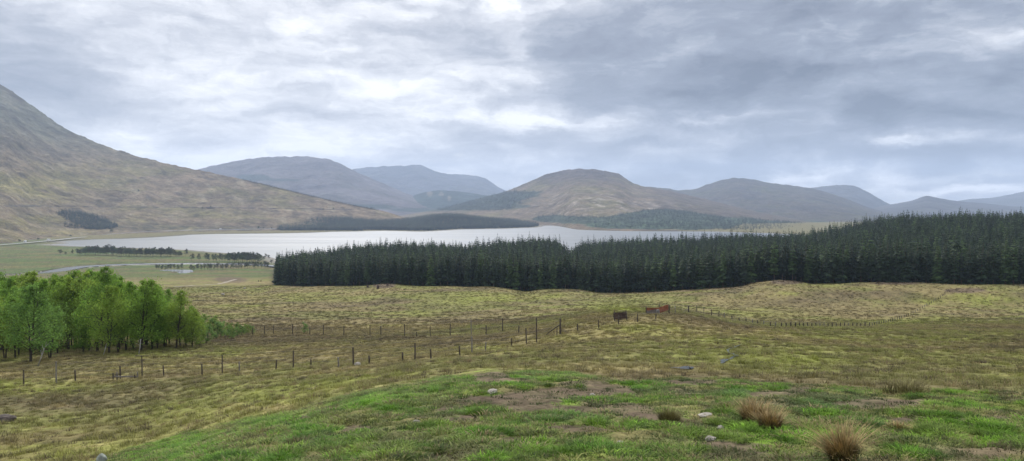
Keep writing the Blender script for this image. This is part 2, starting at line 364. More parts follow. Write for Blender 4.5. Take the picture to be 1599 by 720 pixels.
class MB:
    def __init__(s): s.v = []; s.f = []
    def tube(s, pts, rad, n=6, cap=True):
        pts = [Vector(p) for p in pts]; base = len(s.v); k = len(pts)
        for i, p in enumerate(pts):
            d = (pts[min(i+1, k-1)]-pts[max(i-1, 0)]).normalized()
            a = d.cross(Vector((0, 0, 1))) if abs(d.z) < .95 else d.cross(Vector((1, 0, 0)))
            a.normalize(); b = d.cross(a); r = rad[i] if hasattr(rad, '__len__') else rad
            for j in range(n):
                t = 2*math.pi*j/n; s.v.append(p+a*math.cos(t)*r+b*math.sin(t)*r)
        for i in range(k-1):
            for j in range(n):
                s.f.append((base+i*n+j, base+i*n+(j+1) % n, base+(i+1)*n+(j+1) % n, base+(i+1)*n+j))
        if cap:
            s.f.append(tuple(base+j for j in reversed(range(n)))); s.f.append(tuple(base+(k-1)*n+j for j in range(n)))
        return s
    def box(s, c, size, M=None):
        b = len(s.v); x, y, z = (q/2 for q in size)
        for dx, dy, dz in ((-x,-y,-z),(x,-y,-z),(x,y,-z),(-x,y,-z),(-x,-y,z),(x,-y,z),(x,y,z),(-x,y,z)):
            p = Vector((dx, dy, dz)); p = (M @ p if M else p)+Vector(c); s.v.append(p)
        for f in ((0,3,2,1),(4,5,6,7),(0,1,5,4),(1,2,6,5),(2,3,7,6),(3,0,4,7)): s.f.append(tuple(b+i for i in f))
        return s
    def board(s, a, b, h, t=.03, up=Vector((0,0,1))):
        """plank from a to b, height h, thickness t"""
        a = Vector(a); b = Vector(b); d = (b-a); L = d.length; d.normalize(); n = d.cross(up).normalized(); w = n.cross(d)
        M = Matrix((d, n, w)).transposed(); return s.box((a+b)/2, (L, t, h), M)
    def build(s, name, mat, parent=None, smooth=False):
        return mesh_obj(name, [tuple(v) for v in s.v], s.f, mat, parent, smooth)
def instancer(name, P, rotz, scale, tint, sources, mat=None, tilt=None, **kw):
    me = bpy.data.meshes.new(name); P = np.asarray(P, np.float32); n = len(P)
    me.vertices.add(n); me.vertices.foreach_set('co', P.ravel())
    rot = np.zeros((n, 3), np.float32); rot[:, 2] = rotz
    if tilt is not None: rot[:, :2] = tilt
    a = me.attributes.new('rot', 'FLOAT_VECTOR', 'POINT'); a.data.foreach_set('vector', rot.ravel())
    sc = np.asarray(scale, np.float32)
    if sc.ndim == 1: sc = np.stack([sc]*3, 1)
    a = me.attributes.new('scl', 'FLOAT_VECTOR', 'POINT'); a.data.foreach_set('vector', sc.ravel())
    a = me.attributes.new('pick', 'INT', 'POINT'); a.data.foreach_set('value', rng.integers(0, len(sources), n).astype(np.int32))
    if tint is not None:
        a = me.attributes.new('tint', 'FLOAT_COLOR', 'POINT'); a.data.foreach_set('color', np.concatenate([tint, np.ones((n, 1))], 1).astype(np.float32).ravel())
    if mat: me.materials.append(mat)
    o = bpy.data.objects.new(name, me); COL.objects.link(o)
    ng = bpy.data.node_groups.new(name+'_scatter', 'GeometryNodeTree')
    ng.interface.new_socket('Geometry', in_out='INPUT', socket_type='NodeSocketGeometry'); ng.interface.new_socket('Geometry', in_out='OUTPUT', socket_type='NodeSocketGeometry')
    gi = ng.nodes.new('NodeGroupInput'); go = ng.nodes.new('NodeGroupOutput'); io = ng.nodes.new('GeometryNodeInstanceOnPoints')
    jn = ng.nodes.new('GeometryNodeJoinGeometry'); L = ng.links
    for src in sources:
        oi = ng.nodes.new('GeometryNodeObjectInfo'); oi.inputs['Object'].default_value = src; oi.inputs['As Instance'].default_value = True
        L.new(oi.outputs['Geometry'], jn.inputs[0])
    L.new(gi.outputs[0], io.inputs['Points']); L.new(jn.outputs[0], io.inputs['Instance'])
    io.inputs['Pick Instance'].default_value = True
    def na(nm, dt):
        q = ng.nodes.new('GeometryNodeInputNamedAttribute'); q.data_type = dt; q.inputs['Name'].default_value = nm
        return next(s for s in q.outputs if s.enabled and s.name == 'Attribute')
    L.new(na('pick', 'INT'), io.inputs['Instance Index']); L.new(na('rot', 'FLOAT_VECTOR'), io.inputs['Rotation']); L.new(na('scl', 'FLOAT_VECTOR'), io.inputs['Scale'])
    L.new(io.outputs[0], go.inputs[0])
    md = o.modifiers.new('scatter', 'NODES'); md.node_group = ng
    return props(o, kind='stuff', **kw)
# ------------------------------------------------------------------ ground sheet
def build_ground():
    s = np.unique(np.concatenate([np.linspace(-1.3, -.8, 30), np.linspace(-.8, .8, 860), np.linspace(.8, 1.3, 30)]))
    yy = np.exp(np.linspace(math.log(2.0), math.log(13300), 700))-8.0+0.0
    # rays fan from a point behind the camera
    O = 8.0
    seg = lambda a, b, n: np.exp(np.linspace(math.log(a), math.log(b), n, endpoint=False))
    Ys = np.concatenate([seg(1.5, 14, 60), seg(14, 75, 480), seg(75, 500, 340), seg(500, 1900, 110), seg(1900, 3200, 150), seg(3200, 13300+O, 60), [13300+O]])-O
    X = s[None, :]*(Ys[:, None]+O); Yg = np.broadcast_to(Ys[:, None], X.shape)
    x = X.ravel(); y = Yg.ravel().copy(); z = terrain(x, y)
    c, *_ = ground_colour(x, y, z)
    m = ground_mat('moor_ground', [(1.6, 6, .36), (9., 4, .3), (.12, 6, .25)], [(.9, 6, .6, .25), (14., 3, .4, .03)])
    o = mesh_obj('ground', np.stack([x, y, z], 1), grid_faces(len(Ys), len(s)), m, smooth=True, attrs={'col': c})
    props(o, 'rough moorland of tan, brown and green grass running down to the loch', 'ground', kind='structure')
build_ground()
# ------------------------------------------------------------------ water
def water_mat(name, rough, bump, scale, col=(.02,.03,.035)):
    m, nt, b = new_mat(name); L = nt.links
    b.inputs['Base Color'].default_value = (*col, 1); b.inputs['Roughness'].default_value = rough; b.inputs['Specular IOR Level'].default_value = .5; b.inputs['IOR'].default_value = 1.33 if bump > .1 else (2.0 if rough > .25 else 2.7)
    g = N(nt, 'ShaderNodeNewGeometry'); mp = N(nt, 'ShaderNodeMapping'); mp.inputs['Scale'].default_value = (1, .45, 1)
    no = N(nt, 'ShaderNodeTexNoise'); no.inputs['Scale'].default_value = scale; no.inputs['Detail'].default_value = 4
    L.new(g.outputs['Position'], mp.inputs[0]); L.new(mp.outputs[0], no.inputs['Vector'])
    bp = N(nt, 'ShaderNodeBump'); bp.inputs['Strength'].default_value = bump; bp.inputs['Distance'].default_value = .3
    L.new(no.outputs['Fac'], bp.inputs['Height']); L.new(bp.outputs[0], b.inputs['Normal'])
    n2 = N(nt, 'ShaderNodeTexNoise'); n2.inputs['Scale'].default_value = .006; n2.inputs['Detail'].default_value = 3
    m2 = N(nt, 'ShaderNodeMapping'); m2.inputs['Scale'].default_value = (.25, 1.6, 1); L.new(g.outputs['Position'], m2.inputs[0]); L.new(m2.outputs[0], n2.inputs['Vector'])
    r = N(nt, 'ShaderNodeMapRange'); r.inputs[1].default_value = .4; r.inputs[2].default_value = .6; r.inputs[3].default_value = rough; r.inputs[4].default_value = rough+.04
    L.new(n2.outputs['Fac'], r.inputs[0]); L.new(r.outputs[0], b.inputs['Roughness'])
    return m
WM = water_mat('loch_water', .30, .0, .5)
cen = LPOLY.mean(0)
def poly_water(name, P, grow, z, mat, label, cat):
    bm = bmesh.new(); c = P.mean(0); area = sum(P[i][0]*P[(i+1) % len(P)][1]-P[(i+1) % len(P)][0]*P[i][1] for i in range(len(P))); sg = 1 if area > 0 else -1
    pts = []
    for i in range(len(P)):
        a = P[i-1]; b = P[(i+1) % len(P)]; d = b-a; n = np.array([d[1], -d[0]])*sg; n = n/(np.linalg.norm(n)+1e-9); pts.append(P[i]+n*grow)
    vs = [bm.verts.new((p[0], p[1], z)) for p in pts]; f = bm.faces.new(vs)
    if f.normal.z < 0: f.normal_flip()
    bmesh.ops.triangulate(bm, faces=[f]); me = bpy.data.meshes.new(name); bm.to_mesh(me); bm.free(); me.materials.append(mat)
    o = bpy.data.objects.new(name, me); COL.objects.link(o)
    for p in me.polygons:
        if p.normal.z < 0: p.flip()
    return props(o, label, cat, kind='structure')
poly_water('loch_water', LPOLY, 9, LOCH, WM, 'wide pale grey loch reflecting the cloudy sky', 'loch')
WM2 = water_mat('river_water', .22, .0, .6)
def ribbon(name, P, W, zf, mat, label, cat, kind='structure', n=6, lift=0, cross=1):
    P = [np.array(p, float) for p in P]; pts = []; ws = []
    for i in range(len(P)-1):
        p0 = P[max(i-1, 0)]; p1 = P[i]; p2 = P[i+1]; p3 = P[min(i+2, len(P)-1)]
        for k in range(n):
            t = k/n; pts.append(.5*((2*p1)+(-p0+p2)*t+(2*p0-5*p1+4*p2-p3)*t*t+(-p0+3*p1-3*p2+p3)*t**3)); ws.append(W[i]*(1-t)+W[i+1]*t)
    pts.append(P[-1]); ws.append(W[-1]); v = []; nc = cross+1
    for i, p in enumerate(pts):
        d = pts[min(i+1, len(pts)-1)]-pts[max(i-1, 0)]; nn = np.array([d[1], -d[0]]); nn /= np.linalg.norm(nn)+1e-9
        for k in range(nc):
            q = p+nn*ws[i]*(-1+2*k/cross); v.append((q[0], q[1], zf(q[0], q[1])+lift))
    o = mesh_obj(name, v, grid_faces(len(pts), nc), mat, smooth=True)
    return props(o, label, cat, kind=kind)
ribbon('river_water', RPOLY, RW+1.5, lambda x, y: LOCH+.12, WM2, 'narrow pale river curving across the green valley floor', 'river')
poly_water('pool_water', PPOLY, 1.5, LOCH+.1, WM2, 'small bright pool beside the row of bare trees', 'pool')
# ------------------------------------------------------------------ mountains
def mcol_tan(x, y, z, U, V, t):
    n = fbm(x/260, y/260, 4, 301); n2 = fbm(x/70, y/70, 4, 311)
    c = mix(np.broadcast_to(np.array([.156,.119,.078]), x.shape+(3,)).copy(), np.array([.145,.130,.055]), sm(n+.4*n2, -.1, .4)*.7)
    c = mix(c, np.array([.078,.062,.048]), sm(fbm(x/180, y/60, 4, 321), .05, .45)*.6)
    c = mix(c, np.array([.26,.225,.17]), sm(fbm(x/45, y/30, 3, 331), .28, .5)*.45)
    return c
def mountain(name, sil, yr, foot, label, colour, back=1500, nu=420, nt=90, power=1.25, amp=.05, gscale=300., mat=None, du=0, lean=.35):
    us = np.linspace(sil[0][0], sil[-1][0], nu); vs = pl(sil, us); s, tt = pix(us, vs)
    Yr = pl(yr, us) if hasattr(yr, '__len__') else np.full(nu, float(yr)); Yf = pl(foot, us) if hasattr(foot, '__len__') else np.full(nu, float(foot))
    base = CAMZ-69.6
    zr = np.maximum(CAMZ-tt*Yr, base+.5)
    T = np.concatenate([np.linspace(0, 1, nt), 1+np.linspace(0, 1, 14)[1:]])
    t = T[:, None]; Yv = np.where(t <= 1, Yf+(Yr-Yf)*t, Yr+back*(t-1)); X = s[None, :]*Yv
    prof = np.where(t <= 1, np.clip(t, 0, 1)**power, np.cos(np.clip(t-1, 0, 1)*math.pi/2))
    # crest rounding keeps the skyline where it is and rolls the last metres over
    hgt = (zr-base)[None, :]
    n = fbm((X+.45*Yv)/gscale, Yv/(gscale*2.2), 5, 401+len(name))
    g = -np.abs(fbm((X-lean*Yv)/(gscale*.5), (Yv+lean*X)/(gscale*2.5), 4, 431))
    env = np.sin(np.clip(t, 0, 1)*math.pi)**.7
    Z = base+hgt*prof*(1+.0*n)+hgt*env*(amp*3.2*n+amp*2.6*g)+env*np.minimum(hgt, 60)*.05*fbm(X/40, Yv/40, 3, 451)
    # keep everything in front of the crest below the line of sight to the crest
    lim = CAMZ-(CAMZ-zr)[None, :]/Yr[None, :]*Yv
    Z = np.where(t < 1, np.minimum(Z, lim-(1-t)*hgt*.02), Z)
    Z = Z+np.where(np.abs(t-1) < .001, hgt*.03*fbm(us[None, :]/13, us[None, :]*0+3.3, 4, 461), 0)
    Z = np.where(t == 0, base-3, Z)
    x = X.ravel(); y = Yv.ravel(); z = Z.ravel(); V = HV+F*(CAMZ-z)/y; U = 800+F*x/y; tf = np.broadcast_to(t, X.shape).ravel()
    c = np.clip(colour(x, y, z, U, V, tf), .01, .6)
    o = mesh_obj(name, np.stack([x, y, z], 1), grid_faces(len(T), nu), mat or HILLMAT, smooth=True, attrs={'col': c})
    props(o, label, 'mountain', kind='structure')
    return dict(X=X, Y=Yv, Z=Z, U=U.reshape(X.shape), V=V.reshape(X.shape), t=tf.reshape(X.shape), obj=o)
HILLMAT = ground_mat('hillside', [(.012, 7, .45), (.05, 6, .35), (.2, 4, .25)], [(.010, 7, 1., 26.), (.05, 5, .9, 8.)])
HILLFAR = ground_mat('far_hillside', [(.004, 7, .4), (.02, 5, .25)], [(.004, 7, 1., 90.)])
def c_m1(x, y, z, U, V, t):
    c = mcol_tan(x, y, z, U, V, t)
    w = sm(z, 180, 420)*(1-sm(U, 150, 420))
    c = mix(c, np.array([.085,.095,.075]), w*.75)
    st = fbm((x+1.6*z)/38, (y-.4*z)/130, 4, 341)
    c = mix(c, np.array([.064,.052,.040]), sm(st, .12, .4)*.6)
    c = mix(c, np.array([.23,.20,.135]), sm(-st, .15, .45)*.5)
    w = blobs([(60,290,90,22,.8),(40,345,110,9,.8),(160,262,70,10,.35),(300,335,90,7,.4),(70,362,90,7,.6)], U, V, 0)
    c = mix(c, np.array([.175,.155,.055]), np.clip(w, 0, .7)*sm(fbm(x/60, y/60, 3, 351), -.5, .2))
    w = blobs([(40,322,60,2.2,.8),(60,340,40,8,.4),(90,352,30,5,.5),(215,355,60,6,.6),(300,356,70,4,.6),(400,357,60,4,.6)], U, V, 0)
    return mix(c, np.array([.055,.058,.040]), np.clip(w*sm(fbm(x/25, y/25, 3, 361), -.3, .2), 0, .8))
M1 = mountain('mountain', [(-420,96),(-200,88),(-90,100),(0,131),(30,150),(60,172),(100,199),(135,216),(170,230),(230,248),(300,264),(350,274),(400,285),(450,297),(500,309),(550,320),(600,330),(640,343)],
   [(-420,3000),(0,3200),(300,3000),(640,2800)], [(-420,1180),(0,1400),(60,1620),(130,1800),(200,1930),(300,2090),(450,2220),(640,2560)],
   'long brown mountainside sweeping down from the left edge of the picture to the loch', c_m1, nu=760, nt=300, power=1.35, amp=.028, gscale=230)
def c_m2(x, y, z, U, V, t):
    c = np.broadcast_to(np.array([.105,.092,.095]), x.shape+(3,)).copy()
    c = mix(c, np.array([.08,.075,.06]), sm(fbm(x/500, y/300, 5, 371), 0, .4)*.6)
    w = blobs([(395,277,28,5,1.),(450,281,34,3,.6),(370,287,30,5,.7),(575,322,40,4,.8),(660,328,60,4,.8)], U, V, 0)
    return mix(c, np.array([.025,.04,.03]), sm(w+.2*fbm(x/120, y/120, 3, 375), .3, .5)*.85)
mountain('mountain', [(180,335),(230,300),(270,279),(310,265),(350,255),(400,247),(440,244.5),(475,244),(505,247),(530,255),(560,270),(590,283),(630,300),(660,312),(700,326),(740,338)],
   [(180,7000),(740,6500)], 4300, 'rounded blue-grey hill with a flat top beyond the left slope', c_m2, nu=360, nt=90, amp=.04, gscale=700, mat=HILLFAR)
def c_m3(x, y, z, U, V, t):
    return mix(np.broadcast_to(np.array([.070,.068,.075]), x.shape+(3,)).copy(), np.array([.07,.07,.06]), sm(fbm(x/600, y/400, 5, 381), 0, .4)*.7)  # dark bluish base makes up for thin haze on the far ridges
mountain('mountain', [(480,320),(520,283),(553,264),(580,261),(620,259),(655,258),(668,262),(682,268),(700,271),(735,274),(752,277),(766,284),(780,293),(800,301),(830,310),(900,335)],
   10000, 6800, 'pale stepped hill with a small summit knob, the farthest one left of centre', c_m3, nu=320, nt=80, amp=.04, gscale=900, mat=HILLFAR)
def c_m3b(x, y, z, U, V, t):
    c = np.broadcast_to(np.array([.028,.042,.034]), x.shape+(3,)).copy()
    w = blobs([(672,303,7,7,1),(690,303,6,5,1),(702,310,4,6,1),(640,326,60,3,.8)], U, V, 0)
    return mix(c, np.array([.15,.13,.10]), sm(w+.4*fbm(x/90, y/90, 3, 391), .5, .8)*.8)
mountain('hill', [(560,338),(620,318),(645,306),(665,300),(690,297),(715,299),(750,304),(790,312),(830,322),(880,338)],
   6600, 5000, 'low dark wooded spur with pale clearings below the far hills', c_m3b, nu=200, nt=50, amp=.03, gscale=500, mat=HILLFAR)
def c_m4(x, y, z, U, V, t):
    c = mcol_tan(x, y, z, U, V, t)
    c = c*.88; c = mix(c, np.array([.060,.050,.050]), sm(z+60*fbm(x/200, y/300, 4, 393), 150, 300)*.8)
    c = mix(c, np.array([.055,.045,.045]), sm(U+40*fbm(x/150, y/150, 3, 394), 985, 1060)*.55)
    c = mix(c, np.array([.30,.26,.21]), np.clip(blobs([(930,315,60,14,.7),(1000,322,60,10,.6),(900,335,40,8,.5),(870,310,30,8,.3),(800,322,40,7,.6)], U, V, 0), 0, .6)*sm(fbm(x/50, y/50, 3, 395), .0, .4))
    edge = .25*fbm(x/120, y/120, 4, 397)
    w = 1-sm(U-(845-(V-298)*1.6)+90*edge, -6, 8)
    w = w*sm(V-298, -1, 3)*(1-sm(V-(329-(U-700)*.03), -2, 3))
    w = np.maximum(w, sm(blobs([(800,322,34,4,.7),(835,306,30,5,.5)], U, V, 0)+edge, .35, .5)*.9)
    c = mix(c, np.array([.030,.046,.034]), w*.92)
    lo = blobs([(870,342,42,6,1.2),(960,348,60,9,1.1),(1050,344,80,13,1.2),(1130,350,70,9,1.2),(1030,333,40,6,.8),(1200,352,70,7,1.)], U, V, 0)
    c = mix(c, np.array([.040,.060,.042]), sm(lo+edge*1.4, .42, .62)*.9)
    g = blobs([(1030,350,60,7,.8),(930,352,40,4,.8),(1150,345,50,5,.6)], U, V, 0)
    return mix(c, np.array([.060,.095,.055]), np.clip(g, 0, .6)*sm(lo+edge, .42, .6))
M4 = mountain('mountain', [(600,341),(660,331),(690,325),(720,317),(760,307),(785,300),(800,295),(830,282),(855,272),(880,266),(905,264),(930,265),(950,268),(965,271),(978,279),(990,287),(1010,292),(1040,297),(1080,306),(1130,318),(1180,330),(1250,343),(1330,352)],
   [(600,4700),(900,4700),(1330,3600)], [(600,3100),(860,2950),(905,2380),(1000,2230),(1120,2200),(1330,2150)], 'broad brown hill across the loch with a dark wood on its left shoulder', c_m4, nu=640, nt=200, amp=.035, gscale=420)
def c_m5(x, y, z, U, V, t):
    c = mcol_tan(x, y, z, U, V, t)*np.array([.46,.52,.66])  # blue-purple tint: heather tone, plus distance haze put into the surface colour
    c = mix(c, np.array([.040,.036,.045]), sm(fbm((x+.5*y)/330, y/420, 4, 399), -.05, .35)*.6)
    lo = blobs([(1180,341,50,6,1.),(1160,330,50,3,.7),(1090,325,40,3,.6),(1255,347,40,2.5,1.),(1215,350,60,5,1.)], U, V, 0)+.3*fbm(x/150, y/150, 4, 398)
    return mix(c, np.array([.040,.060,.045]), sm(lo, .4, .6)*.85)
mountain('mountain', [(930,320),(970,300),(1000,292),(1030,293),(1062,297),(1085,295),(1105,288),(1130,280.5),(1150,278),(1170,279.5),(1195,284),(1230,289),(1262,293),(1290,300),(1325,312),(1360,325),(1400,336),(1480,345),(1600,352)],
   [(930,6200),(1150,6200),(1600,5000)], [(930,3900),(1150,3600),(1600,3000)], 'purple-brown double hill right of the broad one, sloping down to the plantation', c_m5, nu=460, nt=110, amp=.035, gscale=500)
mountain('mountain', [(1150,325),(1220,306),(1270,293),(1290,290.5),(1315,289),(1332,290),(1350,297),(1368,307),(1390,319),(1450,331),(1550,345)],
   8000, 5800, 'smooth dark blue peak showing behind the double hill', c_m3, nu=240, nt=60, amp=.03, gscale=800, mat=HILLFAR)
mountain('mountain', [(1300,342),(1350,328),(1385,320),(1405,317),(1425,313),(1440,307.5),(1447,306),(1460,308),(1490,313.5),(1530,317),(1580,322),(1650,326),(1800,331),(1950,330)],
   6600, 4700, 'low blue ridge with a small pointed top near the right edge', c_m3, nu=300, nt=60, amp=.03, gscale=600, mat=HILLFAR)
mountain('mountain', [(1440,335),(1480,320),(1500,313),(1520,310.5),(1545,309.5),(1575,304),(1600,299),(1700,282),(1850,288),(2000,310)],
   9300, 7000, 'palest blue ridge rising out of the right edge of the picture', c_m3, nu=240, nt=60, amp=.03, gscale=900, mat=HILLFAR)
# ------------------------------------------------------------------ roads, railway
def on_mesh(M, u, v):
    """point of a mountain grid seen at u, v"""
    j = int(np.argmin(np.abs(M['U'][0]-u))); col = M['V'][:, j]; k = np.argmax(col <= v)
    if k == 0: k = 1
    a = (col[k-1]-v)/(col[k-1]-col[k]+1e-9); a = min(max(a, 0), 1)
    return np.array([(M[q][k-1, j]*(1-a)+M[q][k, j]*a) for q in ('X', 'Y', 'Z')])
def strip_on(M, pts, w, name, mat, label, cat, lift=.6, step=6):
    us = np.arange(pts[0][0], pts[-1][0]+.1, step); vs = pl(pts, us); P = np.array([on_mesh(M, u, v) for u, v in zip(us, vs)])
    k = np.array([1, 2, 3, 2, 1.])/9; Pp = np.pad(P, ((2, 2), (0, 0)), mode='edge'); P = sum(k[j]*Pp[j:j+len(P)] for j in range(5))
    v = []
    for p in P:
        v += [(p[0], p[1]-w, p[2]-3), (p[0], p[1]-w*.5, p[2]+lift), (p[0], p[1]+w*.5, p[2]+lift), (p[0], p[1]+w, p[2]-1)]
    o = mesh_obj(name, v, grid_faces(len(P), 4), mat, smooth=False); return props(o, label, cat, kind='structure')
RAIL = simple_mat('railway_ballast', (.07,.06,.055), .9, .3, .05, 0); ROADM = simple_mat('road_surface', (.27,.265,.27), .8, .15, .05, 0)
strip_on(M1, [(-200,318),(0,322),(60,321.5),(120,322.5),(200,323.5),(300,324),(400,325),(500,326.5),(560,328)], 5, 'railway', RAIL, 'thin dark railway line crossing the brown mountainside', 'railway', lift=1.2)
ROADP = [(-60,385.5),(0,382.2),(40,379),(75,375.8),(100,373.2),(118,371.2),(135,369.8)]
def road_z(x, y): return LOCH+3.2
ribbon('road', [plane_pt(u, v, LOCH+3.2) for u, v in ROADP], [5]*len(ROADP), road_z, ROADM, 'grey road running past the left end of the loch', 'road')
strip_on(M1, [(135,369),(170,366),(200,363.5),(240,361.5),(300,359.5),(340,358.8),(400,357.8),(440,357.3)], 4.5, 'road', ROADM, 'thin road along the foot of the mountainside above the far shore', 'road', lift=.8)
PATHM = simple_mat('track_surface', (.26,.225,.17), .9, .2, 1., 0)
tp = [ground_at(u, v) for u, v in ((272,448),(300,446.3),(325,445),(345,442.5),(360,439),(368,436.5))]
ribbon('path', [(p.x, p.y) for p in tp], [1.4]*len(tp), lambda x, y: gz(x, y), PATHM, 'pale gravel track crossing the moor behind the birches', 'path', lift=.12)
# little stream in the bog and wet patch
WM3 = water_mat('stream_water', .28, .12, 9.)
sp = [ground_at(u, v) for u, v in ((1127,569),(1131,563.5),(1143,560),(1150,556),(1137,550),(1139,546),(1148,543),(1158,539))]
ribbon('stream_water', [(p.x, p.y) for p in sp], [.05,.18,.07,.12,.05,.16,.06,.10], lambda x, y: gz(x, y), WM3, 'thin bright stream winding down the bog right of the mound', 'stream', lift=.05)
sp = [ground_at(u, v) for u, v in ((1046,575.6),(1060,576),(1074,576.6),(1082,577.4))]
ribbon('pool_water', [(p.x, p.y) for p in sp], [.05,.16,.3,.08], lambda x, y: gz(x, y), WM3, 'sliver of bog water just beyond the green knoll', 'pool', lift=.05)
# ------------------------------------------------------------------ grass
def tuft(name, n, rad, h, w, bend, mat, seed, spread=.5, seg=2):
    r = random.Random(seed); v = []; f = []
    for i in range(n):
        a = r.uniform(0, 6.283); q = rad*math.sqrt(r.random()); x, y = q*math.cos(a), q*math.sin(a)
        hh = h*r.uniform(.55, 1.1); la = a+r.uniform(-.9, .9); b = bend*r.uniform(.3, 1.2)*(spread+q/rad); ww = w*r.uniform(.6, 1.2)
        px, py = math.cos(la+1.57)*ww, math.sin(la+1.57)*ww; base = len(v)
        for k in range(seg+1):
            t = k/seg; ox = math.cos(la)*b*hh*t*t; oy = math.sin(la)*b*hh*t*t; z = hh*(t-.25*b*t*t); s = (1-t)
            if k < seg: v += [(x+ox-px*s, y+oy-py*s, z), (x+ox+px*s, y+oy+py*s, z)]
            else: v.append((x+ox, y+oy, z))
        for k in range(seg-1): f.append((base+2*k, base+2*k+1, base+2*k+3, base+2*k+2))
        f.append((base+2*(seg-1), base+2*(seg-1)+1, base+2*seg))
    return mesh_obj(name, v, f, mat, link=False)
GM = foliage_mat('grass_blades', None, .3, inst='tint', noise=6., nvar=.2)
short_t = [tuft('grass_tuft', 50, .17, .050, .0075, 1.4, GM, 10+k) for k in range(4)]
lush_t = [tuft('grass_tuft', 70, .15, .115, .0085, 1.2, GM, 20+k) for k in range(4)]
coarse_t = [tuft('grass_tuft', 46, .30, .30, .014, .9, GM, 30+k) for k in range(4)]
far_t = [tuft('grass_tuft', 30, .8, .55, .07, .7, GM, 40+k) for k in range(3)]
def scatter(n, y0, y1, u0=-60, u1=1660, pw=1.0):
    yv = (y0**(pw+1)+(y1**(pw+1)-y0**(pw+1))*rng.random(n))**(1/(pw+1)); U = rng.uniform(u0, u1, n)
    x = (U-800)/F*yv; z = terrain(x, yv); return x, yv, z, U
def keep(m, *a): return [q[m] for q in a]
# near turf
x, y, z, U = scatter(78000, 6.0, 27, -450, 2050, pw=.6)
c, kn, mw, ins = ground_colour(x, y, z)
grn = c[:, 1]-c[:, 0]
red = c[:, 1]-c[:, 0]
m = (mw < .3) & (rng.random(len(x)) < .25+.75*sm(red, -.02, .03)) & (kn > .3)
x, y, z, c, grn = keep(m, x, y, z, c, grn)
hum = fbm(x/.9, y/.9, 2, 501)
lush = (grn > .02) & (fbm(x/.55, y/.7, 2, 511) > .18)
jit = np.clip(1+rng.normal(0, .28, (len(x), 1)), .4, 1.9)
cc = np.clip(c*jit*np.array([.86, .98, .74]), .01, .5)
dry = rng.random(len(x)) < .10; cc[dry] = C_STRAW*rng.uniform(.6, 1., (dry.sum(), 1))
clump = sm(fbm(x/.38, y/.45, 2, 541), -.25, .3)
m = ~lush
hum = hum+clump*1.3-.5; cc = cc*(.62+.68*clump)[:, None]
instancer('grass', np.stack([x, y, z-.01], 1)[m], rng.uniform(0, 6.28, m.sum()), rng.uniform(.6, 1.3, m.sum())*(1+.5*hum[m]), cc[m], short_t, label='short cropped green turf on the near knoll', cat='grass')
m = lush
instancer('grass', np.stack([x, y, z-.01], 1)[m], rng.uniform(0, 6.28, m.sum()), np.clip(rng.uniform(.5, 1.1, m.sum())*(1+.4*hum[m]), .4, 1.15), cc[m]*np.array([.84, .95, .8]), lush_t, label='lush longer green grass growing in clumps on the near knoll', cat='grass')
# dark mossy cushions
x, y, z, U = scatter(1500, 8.5, 24, 100, 1660, .6)
c, kn, mw, ins = ground_colour(x, y, z); m = kn > .5
x, y, z = keep(m, x, y, z); n = len(x)
instancer('grass', np.stack([x, y, z-.01], 1), rng.uniform(0, 6.28, n), np.stack([rng.uniform(.8, 1.7, n), rng.uniform(.7, 1.4, n), rng.uniform(.8, 1.6, n)], 1), np.array([.045,.065,.018])*rng.uniform(.7, 1.4, (n, 1)), short_t, label='dark mossy cushions dotted over the knoll', cat='moss')
# coarse moor grass
x, y, z, U = scatter(235000, 18, 190, -450, 2050, .72)
q = rng.random(len(x)) > sm(y, 110, 190); x, y, z, U = keep(q, x, y, z, U)
c, kn, mw, ins = ground_colour(x, y, z)
m = (mw < .4) & (kn < .75) & ((rng.random(len(x)) < .7))
edge = 1-.6*np.clip(kn/.6, 0, 1)
x, y, z, c, edge = keep(m, x, y, z, c, edge); n = len(x); hum = sm(fbm(x/2.2, y/2.2, 2, 521), -.4, .4)
grnness = np.clip((c[:, 1]-c[:, 0])*20, -1, 1)
sc = rng.uniform(.45, 1.15, n)*(.7+.45*hum)*(1-.25*np.clip(grnness, 0, 1))*(.62+y/180)*edge
cc = c*np.clip(1+rng.normal(0, .22, (n, 1)), .4, 1.8)*np.array([1.08, 1.10, .92])
q = rng.random(n); cc[q < .11] = C_STRAW*rng.uniform(.6, 1.05, ((q < .11).sum(), 1)); q2 = (q > .86) & (grnness < .3); cc[q2] = np.array([.085,.065,.042])*rng.uniform(.7, 1.3, (q2.sum(), 1))
instancer('grass', np.stack([x, y, z-.03], 1), rng.uniform(0, 6.28, n), sc, cc, coarse_t, label='coarse tan and green moor grass around the fences', cat='grass')
x, y, z, U = scatter(125000, 95, 445, -250, 1850, .7)
q = rng.random(len(x)) < sm(y, 95, 185); x, y, z, U = keep(q, x, y, z, U)
c, kn, mw, ins = ground_colour(x, y, z)
m = (ins < .5) & (rng.random(len(x)) < .35+.65*sm(fbm(x/8, y/8, 2, 531), -.3, .3))
x, y, z, c = keep(m, x, y, z, c); n = len(x)
cc = c*np.clip(1+rng.normal(0, .24, (n, 1)), .5, 1.7)*np.array([.82, .80, .80])
instancer('grass', np.stack([x, y, z-.1], 1), rng.uniform(0, 6.28, n), rng.uniform(.35, .9, n), cc, far_t, label='tussocky brown moor grass below the plantation', cat='grass')
